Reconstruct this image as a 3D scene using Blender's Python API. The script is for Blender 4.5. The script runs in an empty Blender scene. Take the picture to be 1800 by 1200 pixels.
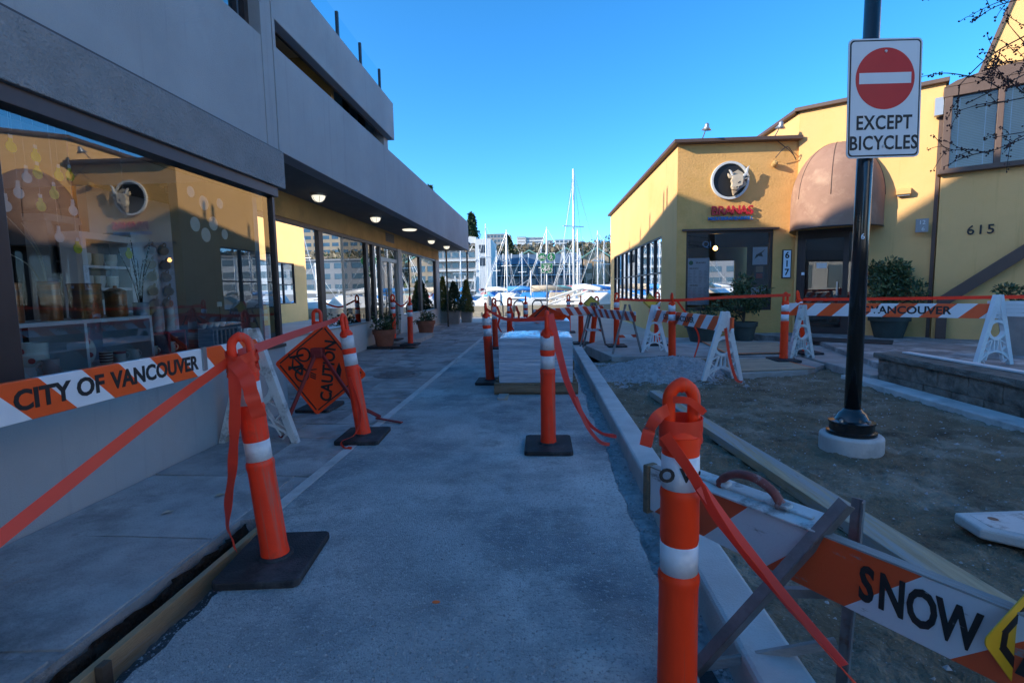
import bpy, math, random
from mathutils import Vector, Matrix, noise
R = math.radians
sc = bpy.context.scene
# ---------------------------------------------------------------- camera
YAW, PITCH, ROLL = R(3.391), R(5.779), R(1.0)
fw = Vector((-math.sin(YAW)*math.cos(PITCH), math.cos(YAW)*math.cos(PITCH), -math.sin(PITCH)))
r0 = Vector((math.cos(YAW), math.sin(YAW), 0)); u0 = r0.cross(fw)
rt = r0*math.cos(ROLL) - u0*math.sin(ROLL); up = u0*math.cos(ROLL) + r0*math.sin(ROLL)
cd = bpy.data.cameras.new('camera'); cam = bpy.data.objects.new('camera', cd)
sc.collection.objects.link(cam)
cam.matrix_world = Matrix(((rt.x, up.x, -fw.x, 0), (rt.y, up.y, -fw.y, 0), (rt.z, up.z, -fw.z, 1.25), (0, 0, 0, 1)))
cd.lens = 18; cd.sensor_width = 36; cd.clip_start = 0.05; cd.clip_end = 5000
sc.camera = cam
# ---------------------------------------------------------------- sky, sun, exposure
SUN = Vector((-1, -0.34, 0.42)).normalized()
w = bpy.data.worlds.new('World'); sc.world = w; w.use_nodes = True
wn = w.node_tree; bgn = wn.nodes['Background']
sky = wn.nodes.new('ShaderNodeTexSky'); sky.sky_type = 'NISHITA'; sky.sun_disc = False
sky.sun_elevation = math.asin(SUN.z); sky.sun_rotation = math.atan2(SUN.x, SUN.y)
sky.air_density = 0.55; sky.dust_density = 0.5; sky.ozone_density = 4.0; sky.altitude = 300
hsv = wn.nodes.new('ShaderNodeHueSaturation'); hsv.inputs['Hue'].default_value = .492; hsv.inputs['Saturation'].default_value = 1.2        # the photograph's strong blue
wn.links.new(sky.outputs[0], hsv.inputs['Color']); wn.links.new(hsv.outputs[0], bgn.inputs[0]); bgn.inputs[1].default_value = 0.13
sl = bpy.data.lights.new('sun', 'SUN'); sl.energy = 2.0; sl.angle = R(0.55); sl.color = (1, .9, .74)
so = bpy.data.objects.new('sun', sl); sc.collection.objects.link(so)
so.rotation_euler = SUN.to_track_quat('Z', 'Y').to_euler(); so.location = (-20, -10, 20)
vs = sc.view_settings; vs.view_transform = 'Standard'; vs.look = 'None'; vs.gamma = 1; vs.exposure = 1.88; vs.use_curve_mapping = False
sc.cycles.max_bounces = 8; sc.cycles.transparent_max_bounces = 16; sc.cycles.caustics_reflective = False; sc.cycles.caustics_refractive = False
rnd = random.Random(7)

# ---------------------------------------------------------------- materials
MT = {}
def ND(nt, t, **kw):
    n = nt.nodes.new(t)
    for k, v in kw.items(): setattr(n, k, v)
    return n
def mat(name, col, rough=.6, var=.12, scale=4., bump=0., bscale=60., metal=0., spots=None, stretch=(1, 1, 1), spec=.5, detail=6., col2=None, c2=(.45, .6), coat=0., coord='Object', bdist=.01, streak=None):
    """noise-varied principled; spots=(colour, scale, low, high) overlays a second irregular colour"""
    m = bpy.data.materials.new(name); m.use_nodes = True; nt = m.node_tree
    b = nt.nodes['Principled BSDF']; L = nt.links.new
    tc = ND(nt, 'ShaderNodeTexCoord'); mp = ND(nt, 'ShaderNodeMapping'); mp.inputs['Scale'].default_value = stretch
    L(tc.outputs[coord], mp.inputs[0])
    n1 = ND(nt, 'ShaderNodeTexNoise'); n1.inputs['Scale'].default_value = scale; n1.inputs['Detail'].default_value = detail; n1.inputs['Roughness'].default_value = .62
    L(mp.outputs[0], n1.inputs[0])
    cr = ND(nt, 'ShaderNodeValToRGB'); e = cr.color_ramp.elements
    e[0].position = .3; e[1].position = .7
    e[0].color = tuple(max(0, c*(1-var)) for c in col)+(1,); e[1].color = tuple(min(1, c*(1+var)) for c in col)+(1,)
    L(n1.outputs[0], cr.inputs[0]); out = cr.outputs[0]
    def over(o, c, s, lo, hi):
        n2 = ND(nt, 'ShaderNodeTexNoise'); n2.inputs['Scale'].default_value = s; n2.inputs['Detail'].default_value = 8; n2.inputs['Roughness'].default_value = .7
        L(mp.outputs[0], n2.inputs[0])
        mr = ND(nt, 'ShaderNodeMapRange'); mr.inputs[1].default_value = lo; mr.inputs[2].default_value = hi; L(n2.outputs[0], mr.inputs[0])
        mx = ND(nt, 'ShaderNodeMixRGB'); mx.inputs[2].default_value = tuple(c)+(1,); L(mr.outputs[0], mx.inputs[0]); L(o, mx.inputs[1]); return mx.outputs[0]
    if col2: out = over(out, col2, scale*.4, *c2)
    for s in (spots or []): out = over(out, *s)
    if streak:
        m2 = ND(nt, 'ShaderNodeMapping'); m2.inputs['Scale'].default_value = (5, 5, .22); L(tc.outputs[coord], m2.inputs[0]); old = mp; mp = m2
        out = over(out, *streak); mp = old
    L(out, b.inputs['Base Color']); b.inputs['Roughness'].default_value = rough; b.inputs['Metallic'].default_value = metal
    b.inputs['Specular IOR Level'].default_value = spec; b.inputs['Coat Weight'].default_value = coat
    if bump:
        n3 = ND(nt, 'ShaderNodeTexNoise'); n3.inputs['Scale'].default_value = bscale; n3.inputs['Detail'].default_value = 6
        L(mp.outputs[0], n3.inputs[0]); bp = ND(nt, 'ShaderNodeBump'); bp.inputs['Strength'].default_value = bump; bp.inputs['Distance'].default_value = bdist
        L(n3.outputs[0], bp.inputs['Height']); L(bp.outputs[0], b.inputs['Normal'])
    MT[name] = m; return m
def glass(name, ior, tint=(1, 1, 1), rough=0., warp=0.):
    m = bpy.data.materials.new(name); m.use_nodes = True; nt = m.node_tree; nt.nodes.remove(nt.nodes['Principled BSDF']); L = nt.links.new
    t = ND(nt, 'ShaderNodeBsdfTransparent'); t.inputs[0].default_value = tint+(1,)
    g = ND(nt, 'ShaderNodeBsdfGlossy'); g.inputs['Roughness'].default_value = rough; g.inputs[0].default_value = (.96, .98, 1, 1)
    f = ND(nt, 'ShaderNodeFresnel'); f.inputs[0].default_value = ior
    if warp:
        n = ND(nt, 'ShaderNodeTexNoise'); n.inputs['Scale'].default_value = 1.1; n.inputs['Detail'].default_value = 1
        bp = ND(nt, 'ShaderNodeBump'); bp.inputs['Strength'].default_value = warp; bp.inputs['Distance'].default_value = .02
        tc = ND(nt, 'ShaderNodeTexCoord'); L(tc.outputs['Object'], n.inputs[0]); L(n.outputs[0], bp.inputs['Height']); L(bp.outputs[0], g.inputs['Normal'])
    mx = ND(nt, 'ShaderNodeMixShader'); L(f.outputs[0], mx.inputs[0]); L(t.outputs[0], mx.inputs[1]); L(g.outputs[0], mx.inputs[2])
    L(mx.outputs[0], nt.nodes['Material Output'].inputs[0]); MT[name] = m; return m
def emit(name, col, s):
    m = mat(name, col, .4, .02); b = m.node_tree.nodes['Principled BSDF']
    b.inputs['Emission Color'].default_value = col+(1,); b.inputs['Emission Strength'].default_value = s
def stripes(name, period, slope, off, ca, cb, wear):
    """slanted two-colour sheeting in the board's own x/z, worn through to grey wood or dirt"""
    m = mat(name, (1, 1, 1), .42, .05, 9, .15, 120); nt = m.node_tree; L = nt.links.new; b = nt.nodes['Principled BSDF']
    tc = ND(nt, 'ShaderNodeTexCoord'); sx = ND(nt, 'ShaderNodeSeparateXYZ'); L(tc.outputs['Object'], sx.inputs[0])
    a = ND(nt, 'ShaderNodeMath', operation='MULTIPLY_ADD'); L(sx.outputs['Z'], a.inputs[0]); a.inputs[1].default_value = slope; L(sx.outputs['X'], a.inputs[2])
    d = ND(nt, 'ShaderNodeMath', operation='MULTIPLY_ADD'); L(a.outputs[0], d.inputs[0]); d.inputs[1].default_value = 1/period; d.inputs[2].default_value = off+50
    fr = ND(nt, 'ShaderNodeMath', operation='FRACT'); L(d.outputs[0], fr.inputs[0])
    gt = ND(nt, 'ShaderNodeMath', operation='GREATER_THAN'); L(fr.outputs[0], gt.inputs[0]); gt.inputs[1].default_value = .5
    mx = ND(nt, 'ShaderNodeMixRGB'); mx.inputs[1].default_value = ca+(1,); mx.inputs[2].default_value = cb+(1,); L(gt.outputs[0], mx.inputs[0])
    n = ND(nt, 'ShaderNodeTexNoise'); n.inputs['Scale'].default_value = 14; n.inputs['Detail'].default_value = 9; n.inputs['Roughness'].default_value = .72
    mp = ND(nt, 'ShaderNodeMapping'); mp.inputs['Scale'].default_value = (.45, 1, 1.6); L(tc.outputs['Object'], mp.inputs[0]); L(mp.outputs[0], n.inputs[0])
    mr = ND(nt, 'ShaderNodeMapRange'); mr.inputs[1].default_value = wear; mr.inputs[2].default_value = wear+.06; L(n.outputs[0], mr.inputs[0])
    m2 = ND(nt, 'ShaderNodeMixRGB'); m2.inputs[2].default_value = (.27, .25, .24, 1); L(mr.outputs[0], m2.inputs[0]); L(mx.outputs[0], m2.inputs[1]); L(m2.outputs[0], b.inputs['Base Color'])

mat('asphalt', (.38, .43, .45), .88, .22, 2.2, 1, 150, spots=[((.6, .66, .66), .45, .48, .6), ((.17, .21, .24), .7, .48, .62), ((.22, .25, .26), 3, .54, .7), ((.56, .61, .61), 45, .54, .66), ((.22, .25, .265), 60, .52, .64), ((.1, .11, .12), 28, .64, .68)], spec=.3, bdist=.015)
mat('asphalt_dark', (.09, .092, .096), .9, .3, 6, 1, 120, spots=[((.1, .1, .1), 60, .58, .66)], spec=.3)
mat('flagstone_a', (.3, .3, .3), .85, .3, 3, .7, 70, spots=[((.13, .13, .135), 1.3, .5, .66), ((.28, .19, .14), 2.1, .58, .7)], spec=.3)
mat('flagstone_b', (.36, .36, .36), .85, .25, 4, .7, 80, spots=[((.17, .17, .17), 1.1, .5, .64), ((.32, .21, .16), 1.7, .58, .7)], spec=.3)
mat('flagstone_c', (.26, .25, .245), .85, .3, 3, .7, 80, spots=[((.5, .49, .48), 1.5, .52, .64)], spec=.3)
mat('mortar', (.32, .32, .32), .92, .25, 5, .8, 120, spots=[((.09, .09, .09), 1.2, .55, .65)], spec=.2)
mat('concrete', (.52, .52, .51), .85, .16, 3, .45, 130, spots=[((.2, .2, .2), .9, .55, .72), ((.42, .42, .41), 2.5, .6, .7)], spec=.3)
mat('pad_concrete', (.36, .35, .335), .88, .2, 2.2, .5, 110, spots=[((.17, .165, .16), .8, .5, .7)], spec=.3)
mat('plaza', (.42, .4, .36), .85, .12, .6, .3, 20, spec=.3)
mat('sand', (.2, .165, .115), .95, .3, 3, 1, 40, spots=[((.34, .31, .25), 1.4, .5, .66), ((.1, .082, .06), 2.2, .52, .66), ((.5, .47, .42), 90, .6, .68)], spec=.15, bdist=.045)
mat('soil', (.045, .035, .028), .95, .4, 9, 1, 50, spec=.15, bdist=.03)
mat('gravel', (.34, .35, .36), .9, .35, 14, 1, 150, spots=[((.3, .3, .3), 50, .58, .66), ((.05, .05, .05), 40, .6, .68)], spec=.3)
mat('stone_chip', (.36, .37, .38), .85, .4, 20, spec=.3)
mat('form_wood', (.34, .24, .14), .8, .25, 3, .5, 40, stretch=(6, .6, 6), spots=[((.3, .3, .29), 1.6, .5, .62), ((.12, .09, .06), 1.1, .6, .72)], spec=.2)
mat('plank_wood', (.44, .34, .22), .85, .22, 4, .5, 50, stretch=(7, .5, 5), spots=[((.36, .36, .35), 1.3, .44, .56), ((.16, .12, .09), 6, .64, .7)], spec=.2)
mat('pallet_wood', (.2, .155, .105), .85, .3, 5, .5, 60, stretch=(.6, 5, 5), spots=[((.1, .08, .065), 1.6, .52, .68)], spec=.2)
mat('plywood', (.4, .31, .22), .85, .2, 2, .3, 60, stretch=(1, 5, 1), spots=[((.2, .18, .16), 1.4, .5, .66)], spec=.2)
mat('orange_spray', (.95, .16, .03), .7, .2, 30)
mat('orange', (1.0, .05, .006), .5, .03, 6, .08, 40, spots=[((.75, .06, .02), 3.5, .62, .8), ((.5, .3, .26), 26, .7, .74)], streak=((.6, .09, .05), 6, .58, .74), spec=.3)
mat('orange_worn', (.95, .045, .012), .55, .1, 5, .1, 40, spec=.3, streak=((.5, .12, .08), 6, .54, .7), spots=[((.45, .06, .035), 4, .56, .72), ((.6, .35, .3), 30, .68, .74)])
mat('reflective', (.72, .73, .76), .35, .06, 30, .1, 300)
mat('reflective_worn', (.6, .61, .63), .45, .15, 12, .2, 200, spots=[((.3, .3, .3), 7, .6, .68)])
mat('rubber', (.022, .023, .026), .75, .3, 6, .5, 120, spots=[((.09, .09, .095), 3, .52, .75)], spec=.35)
mat('white_plastic', (.72, .73, .74), .5, .05, 5, .1, 40, spots=[((.42, .41, .39), 5, .58, .74)])
mat('white_dirty', (.56, .57, .56), .6, .1, 6, .15, 60, spots=[((.25, .25, .24), 9, .52, .64)])
mat('white_board', (.68, .69, .7), .5, .06, 5)
mat('print_black', (.012, .012, .013), .55, .1, 6)
mat('print_worn', (.015, .014, .014), .6, .2, 8, spots=[((.45, .44, .43), 40, .63, .67)], stretch=(.3, 1, 1.5))
stripes('stripe_clean', .46, 1.0, .18, (.74, .75, .77), (.9, .1, .012), .72)
stripes('stripe_mid', .42, -1.0, .3, (.74, .75, .77), (.88, .1, .015), .7)
stripes('stripe_far', .28, 1.0, 0, (.6, .6, .62), (.6, .055, .02), .62)
stripes('stripe_worn', .5, -1.0, .1, (.62, .62, .64), (.7, .085, .02), .605)
mat('grey_wood', (.3, .29, .28), .85, .3, 6, .6, 60, stretch=(.5, 6, 6), spots=[((.12, .11, .1), 2, .55, .66)])
mat('angle_iron', (.2, .2, .21), .55, .3, 8, .2, 60, metal=.55, spots=[((.16, .07, .035), 5, .58, .68), ((.25, .25, .26), 14, .62, .7)])
mat('black_paint', (.012, .012, .013), .22, .2, 6, .03, 20, spots=[((.06, .055, .05), 9, .66, .72)], coat=.4)
mat('sign_white', (.7, .71, .72), .4, .03, 3)
mat('sign_red', (.6, .012, .015), .4, .08, 3)
mat('sign_back', (.35, .36, .37), .4, .08, 5, metal=.7)
mat('sign_green', (.02, .22, .09), .45, .06, 4)
mat('sign_orange', (1, .07, .006), .45, .05, 3)
mat('sign_yellow', (.72, .4, .02), .5, .1, 5, spots=[((.3, .2, .08), 6, .6, .7)])
mat('handle_worn', (.2, .05, .04), .6, .3, 12, .2, 40, spots=[((.4, .38, .36), 5, .55, .65)])
mat('leaf_mid', (.1, .14, .05), .5, .6, 14)
mat('leg_red', (.22, .015, .015), .5, .2, 6)
mat('stucco_grey', (.34, .355, .37), .85, .09, .9, .5, 150, streak=((.25, .26, .27), 1.6, .56, .8), spots=[((.29, .3, .31), .5, .5, .75)], spec=.25)
mat('stucco_rough', (.25, .25, .255), .9, .12, 4, 1, 55, spec=.2, bdist=.02)
mat('soffit', (.2, .195, .185), .85, .1, 2, .2, 90, spec=.2)
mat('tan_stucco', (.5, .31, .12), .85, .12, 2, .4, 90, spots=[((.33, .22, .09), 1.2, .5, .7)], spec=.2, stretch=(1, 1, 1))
mat('cream_ceiling', (.78, .7, .55), .85, .05, 2)
mat('white_wall', (.56, .55, .52), .85, .06, 1.2, .3, 120, streak=((.38, .37, .36), 1.5, .55, .78), spots=[((.46, .45, .43), .8, .52, .72)], spec=.25)
mat('frame_dark', (.035, .026, .026), .4, .2, 4)
mat('frame_alu', (.35, .34, .32), .4, .1, 4, metal=.6)
mat('steel', (.45, .46, .47), .35, .1, 6, metal=.8)
mat('yellow_stucco', (.78, .46, .19), .9, .06, 1.4, .4, 50, streak=((.6, .34, .12), 1.5, .58, .8), spots=[((.7, .4, .145), .7, .5, .75)], spec=.15)
mat('yellow_trowel', (.75, .42, .15), .9, .07, 2.5, .35, 20, streak=((.55, .3, .1), 1.5, .6, .8), spots=[((.64, .36, .11), 1.2, .5, .72)], spec=.15, stretch=(1, 1, 1.4), bdist=.03)
mat('brown_trim', (.1, .06, .045), .6, .15, 3)
mat('canvas', (.32, .185, .13), .85, .1, 3, .15, 200, spots=[((.46, .29, .2), 1.6, .52, .7), ((.28, .15, .105), 2.4, .56, .72)])
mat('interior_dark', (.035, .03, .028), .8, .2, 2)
mat('interior_wall', (.82, .82, .82), .9, .06, 2)
mat('shelf_white', (.9, .9, .9), .6, .05, 3)
mat('ceramic', (.8, .76, .68), .25, .06, 8, coat=.3)
mat('ceramic_beige', (.65, .53, .38), .35, .15, 9)
mat('ceramic_pink', (.66, .5, .46), .3, .08, 6)
mat('ceramic_blue', (.3, .38, .46), .35, .08, 6)
mat('copper_glaze', (.42, .13, .035), .28, .45, 3, .3, 30, metal=.3, stretch=(.4, .4, 5), spots=[((.1, .11, .1), 2.5, .5, .62)], coat=.5)
mat('red_plastic', (.5, .02, .03), .4, .08, 4)
mat('red_dot', (.45, .03, .04), .4, .1, 9)
mat('paper_yellow', (.75, .66, .06), .7, .08, 9)
mat('paper_white', (.72, .72, .7), .7, .05, 9)
mat('paper_blue', (.74, .84, .94), .7, .06, 6)
mat('twig', (.035, .022, .018), .8, .3, 20)
mat('bud', (.05, .015, .014), .8, .3, 20)
mat('terracotta', (.3, .1, .055), .85, .2, 6, .2, 60, spots=[((.4, .2, .13), 4, .6, .72)])
mat('planter_grey', (.28, .27, .255), .85, .15, 4, .3, 60)
mat('planter_dark', (.045, .06, .055), .6, .2, 5)
mat('leaf_dark', (.045, .075, .028), .5, .7, 14)
mat('leaf_yellow', (.15, .15, .03), .6, .6, 10)
mat('leaf_conifer', (.035, .06, .022), .65, .7, 6)
mat('leaf_bare', (.15, .125, .08), .85, .5, .3)
mat('bark', (.07, .05, .035), .9, .3, 8, .6, 40)
mat('block_stone', (.22, .185, .155), .95, .35, 9, 1, 60, spots=[((.09, .08, .07), 3, .5, .66), ((.26, .24, .22), 16, .6, .7)], spec=.15, bdist=.02)
mat('block_cap', (.21, .185, .16), .95, .3, 8, 1, 70, spots=[((.12, .11, .1), 3, .5, .66)], spec=.15, bdist=.02)
mat('wrap', (.36, .46, .56), .22, .3, 2.2, .8, 14, stretch=(.5, .5, 6), spots=[((.6, .67, .74), 3, .52, .66), ((.2, .3, .42), 1.4, .5, .68)], coat=.7, bdist=.02)
mat('wrap_top', (.7, .74, .78), .22, .2, 5, 1, 9, spots=[((.3, .35, .4), 4, .52, .64)], coat=.7, bdist=.04)
mat('strap', (.55, .58, .62), .4, .05, 4)
mat('seawall', (.4, .37, .3), .9, .15, 1.5, .5, 30, spots=[((.28, .26, .2), 1, .5, .7)])
mat('water', (.012, .03, .035), .06, .2, .3, .35, 2.2, spec=.6, bdist=.1, stretch=(1, .35, 1))
mat('hull', (.62, .62, .61), .3, .04, 2, coat=.3)
mat('boat_blue', (.03, .2, .5), .6, .15, 3)
mat('boat_teal', (.15, .45, .4), .6, .15, 3)
mat('boat_beige', (.45, .37, .27), .7, .12, 3)
mat('boat_red', (.45, .07, .06), .6, .12, 3)
mat('mast', (.72, .72, .7), .35, .04, 3)
mat('dock', (.3, .28, .25), .85, .2, 2)
mat('far_white', (.62, .62, .6), .8, .05, .3)
mat('far_grey', (.3, .29, .28), .8, .08, .3)
mat('far_dark', (.035, .045, .06), .5, .3, .3)
mat('far_tan', (.4, .3, .2), .8, .1, .3)
mat('far_blue', (.09, .14, .2), .5, .2, .3)
mat('roof_green', (.16, .33, .27), .7, .15, .5)
mat('hill', (.06, .06, .035), .95, .4, .05, 1, .4)
mat('far_glass', (.06, .1, .13), .12, .3, .2, spec=.8)
mat('awning_far', (.25, .33, .36), .5, .1, .4)
glass('clear_glass', 1.6)
glass('shop_glass', 2.25, (1, 1, 1), 0, .012)
glass('mirror_glass', 4.5, (.6, .64, .66), 0, .02)
glass('dark_glass', 1.9, (.88, .9, .93), 0, .02)
glass('rail_glass', 1.8, (.72, .9, .96))
mat('blind', (.62, .54, .37), .6, .1, 3)
emit('lamp_glow', (1, .93, .74), .3)
emit('bulb_glow', (1, .5, .12), 5)
def tape_mat(name, col):
    m = mat(name, col, .4, .06, 5, .05, 30); nt = m.node_tree; b = nt.nodes['Principled BSDF']; L = nt.links.new
    t = ND(nt, 'ShaderNodeBsdfTranslucent'); t.inputs[0].default_value = col+(1,); mx = ND(nt, 'ShaderNodeMixShader'); mx.inputs[0].default_value = .45
    L(b.outputs[0], mx.inputs[1]); L(t.outputs[0], mx.inputs[2]); L(mx.outputs[0], nt.nodes['Material Output'].inputs[0])
tape_mat('tape', (1, .1, .045)); tape_mat('tape_pink', (1, .2, .17))
def leaf_translucent(n):
    m = MT[n]; nt = m.node_tree; b = nt.nodes['Principled BSDF']; b.inputs['Transmission Weight'].default_value = 0

# ---------------------------------------------------------------- mesh helpers
def V(*a): return Vector(a)
class MB:
    def __init__(s): s.v = []; s.f = []
    def add(s, vs, fs):
        o = len(s.v); s.v += [tuple(v) for v in vs]; s.f += [tuple(i+o for i in f) for f in fs]; return s
    def box(s, x0, x1, y0, y1, z0, z1):
        return s.add([(x0, y0, z0), (x1, y0, z0), (x1, y1, z0), (x0, y1, z0), (x0, y0, z1), (x1, y0, z1), (x1, y1, z1), (x0, y1, z1)],
                     [(0, 3, 2, 1), (4, 5, 6, 7), (0, 1, 5, 4), (1, 2, 6, 5), (2, 3, 7, 6), (3, 0, 4, 7)])
    def bar(s, a, b, wd, h, upv=(0, 0, 1)):
        a = Vector(a); b = Vector(b); d = (b-a).normalized(); q = Vector(upv); sd = d.cross(q)
        if sd.length < 1e-4: sd = d.cross(Vector((0, 1, 0)))
        sd.normalize(); q = sd.cross(d); sd *= wd/2; q *= h/2
        return s.add([a-sd-q, a+sd-q, a+sd+q, a-sd+q, b-sd-q, b+sd-q, b+sd+q, b-sd+q], [(0, 1, 2, 3), (7, 6, 5, 4), (0, 4, 5, 1), (1, 5, 6, 2), (2, 6, 7, 3), (3, 7, 4, 0)])
    def tube(s, pts, r, n=8, caps=True):
        pts = [Vector(p) for p in pts]; m = len(pts); rs = r if isinstance(r, (list, tuple)) else [r]*m; vs = []; q = None
        for i, p in enumerate(pts):
            d = (pts[min(i+1, m-1)]-pts[max(i-1, 0)]).normalized()
            if q is None: q = d.orthogonal().normalized()
            else:
                q = q-d*q.dot(d); q = q.normalized() if q.length > 1e-5 else d.orthogonal().normalized()
            e = d.cross(q)
            vs += [p+(q*math.cos(t)+e*math.sin(t))*rs[i] for t in (2*math.pi*k/n for k in range(n))]
        fs = [(i*n+k, i*n+(k+1) % n, (i+1)*n+(k+1) % n, (i+1)*n+k) for i in range(m-1) for k in range(n)]
        if caps: fs += [tuple(range(n-1, -1, -1)), tuple(range((m-1)*n, m*n))]
        return s.add(vs, fs)
    def lathe(s, prof, n=24, c=(0, 0, 0), sx=1, sy=1):
        vs = []; m = len(prof)
        for r, z in prof: vs += [(c[0]+r*sx*math.cos(2*math.pi*k/n), c[1]+r*sy*math.sin(2*math.pi*k/n), c[2]+z) for k in range(n)]
        fs = [(i*n+k, i*n+(k+1) % n, (i+1)*n+(k+1) % n, (i+1)*n+k) for i in range(m-1) for k in range(n)]
        if prof[0][0] > 1e-4: fs.append(tuple(range(n-1, -1, -1)))
        if prof[-1][0] > 1e-4: fs.append(tuple(range((m-1)*n, m*n)))
        return s.add(vs, fs)
    def prism(s, poly, h0, h1, ax='z'):
        """extrude a 2-D polygon along ax; poly coordinates are the other two axes in order"""
        def P(a, b, h): return {'z': (a, b, h), 'y': (a, h, b), 'x': (h, a, b)}[ax]
        n = len(poly); vs = [P(a, b, h0) for a, b in poly]+[P(a, b, h1) for a, b in poly]
        return s.add(vs, [tuple(range(n-1, -1, -1)), tuple(range(n, 2*n))]+[(i, (i+1) % n, n+(i+1) % n, n+i) for i in range(n)])
    def ring(s, c, ro, ri, y0, y1, n=28, a0=0, a1=2*math.pi, sz=1.):
        """flat annulus standing in the x-z plane"""
        full = abs(a1-a0) > 6.28; k = n if full else n+1; vs = []
        for i in range(k):
            t = a0+(a1-a0)*i/n; C, S = math.cos(t), math.sin(t)*sz
            vs += [(c[0]+ro*C, y0, c[1]+ro*S), (c[0]+ri*C, y0, c[1]+ri*S), (c[0]+ri*C, y1, c[1]+ri*S), (c[0]+ro*C, y1, c[1]+ro*S)]
        fs = []
        for i in range(n if full else n):
            a = i*4; b = ((i+1) % k)*4
            fs += [(a, b, b+1, a+1), (a+1, b+1, b+2, a+2), (a+2, b+2, b+3, a+3), (a+3, b+3, b, a)]
        if not full: fs += [(0, 1, 2, 3), ((k-1)*4+3, (k-1)*4+2, (k-1)*4+1, (k-1)*4)]
        return s.add(vs, fs)
    def xf(s, M):
        s.v = [tuple(M @ Vector(v)) for v in s.v]; return s
    def mesh(s, name, m, smooth=False):
        me = bpy.data.meshes.new(name); me.from_pydata(s.v, [], s.f)
        if m: me.materials.append(MT[m] if isinstance(m, str) else m)
        me.validate(); me.update()
        import bmesh
        bm = bmesh.new(); bm.from_mesh(me); bmesh.ops.recalc_face_normals(bm, faces=bm.faces)
        bm.to_mesh(me); bm.free()
        if smooth: me.shade_smooth()
        return me
    def build(s, name, m, parent=None, smooth=False, bevel=0, loc=None, rz=0, rot=None, world=False):
        return link(name, s.mesh(name, m, smooth), parent, bevel, loc, rz, rot, world)
def link(name, me, parent=None, bevel=0, loc=None, rz=0, rot=None, world=False):
    o = bpy.data.objects.new(name, me); sc.collection.objects.link(o)
    if parent is not None:
        o.parent = parent
        if world:                                             # vertices given in world space under an unrotated thing
            l = Vector((0, 0, 0)); p = parent
            while p is not None: l += p.location; p = p.parent
            o.location = (Vector(loc) if loc else Vector((0, 0, 0)))-l
        elif loc: o.location = loc
    elif loc: o.location = loc
    if rot: o.rotation_euler = rot
    elif rz: o.rotation_euler.z = rz
    if bevel:
        b = o.modifiers.new('bevel', 'BEVEL'); b.width = bevel; b.segments = 2; b.limit_method = 'ANGLE'; b.angle_limit = R(40)
    return o
def tag(o, label, cat, group=None):
    o['label'] = label; o['category'] = cat
    if group: o['group'] = group
    return o
def thing(name, label, cat, loc=(0, 0, 0), rz=0, group=None, rot=None):
    o = bpy.data.objects.new(name, None); sc.collection.objects.link(o); o.location = loc
    o.rotation_euler = rot if rot else (0, 0, rz); o.empty_display_size = .2
    return tag(o, label, cat, group)
def struct(o, kind='structure'): o['kind'] = kind; return o
def copy_tree(o, parent=None):
    c = o.copy(); sc.collection.objects.link(c); c.parent = parent
    for ch in list(o.children): copy_tree(ch, c)
    return c
def sm(o, ang=40):
    me = o.data
    me.shade_smooth()
    try: me.set_sharp_from_angle(angle=R(ang))
    except Exception: pass
    return o
def text_mesh(txt, size, ext=.0015, bold=0., spacing=1., align='CENTER', xscale=1.):
    cu = bpy.data.curves.new('lettering', 'FONT'); cu.body = txt; cu.size = size; cu.extrude = ext; cu.offset = bold
    cu.space_character = spacing; cu.align_x = align; cu.align_y = 'CENTER'; cu.resolution_u = 3
    o = bpy.data.objects.new('lettering_curve', cu); sc.collection.objects.link(o)
    dg = bpy.context.evaluated_depsgraph_get(); me = bpy.data.meshes.new_from_object(o.evaluated_get(dg))
    bpy.data.objects.remove(o)
    if xscale != 1: me.transform(Matrix.Diagonal((xscale, 1, 1, 1)))
    return me
def text(txt, size, m, parent, M, name='lettering', **kw):
    me = text_mesh(txt, size, **kw); me.transform(M); me.materials.clear(); me.materials.append(MT[m]); me.name = name
    o = bpy.data.objects.new(name, me); sc.collection.objects.link(o); o.parent = parent; return o
UPY = Matrix.Rotation(R(90), 4, 'X')                          # x-y text stood up, facing -y
def T(*a): return Matrix.Translation(a)
def spline(pts, n=8):
    P = [Vector(p) for p in pts]; out = []
    for i in range(len(P)-1):
        a, b, c, d = P[max(i-1, 0)], P[i], P[i+1], P[min(i+2, len(P)-1)]
        for k in range(n):
            t = k/n; out.append(.5*((2*b)+(c-a)*t+(2*a-5*b+4*c-d)*t*t+(3*b-a-3*c+d)*t**3))
    return out+[P[-1]]
def ribbon(pts, wd, n=10, twist=0., sag=0., upv=(0, 0, 1), jit=0.):
    """a flat tape along pts, its width following upv, thin but closed"""
    S = spline(pts, n); m = MB(); vs = []; L_ = len(S)-1
    for i, p in enumerate(S):
        d = (S[min(i+1, L_)]-S[max(i-1, 0)]).normalized(); q = Vector(upv); q = (q-d*q.dot(d)).normalized()
        q = Matrix.Rotation(twist*i/L_+jit*math.sin(i*.9), 3, d) @ q; e = d.cross(q)*.0008
        p = p-Vector((0, 0, sag*4*(i/L_)*(1-i/L_)))
        a, b = p-q*wd/2, p+q*wd/2; vs += [a-e, b-e, b+e, a+e]
    fs = []
    for i in range(L_):
        a = i*4; b = a+4
        fs += [(a, b, b+1, a+1), (a+1, b+1, b+2, a+2), (a+2, b+2, b+3, a+3), (a+3, b+3, b, a)]
    fs += [(0, 1, 2, 3), (L_*4+3, L_*4+2, L_*4+1, L_*4)]
    return m.add(vs, fs)
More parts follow.
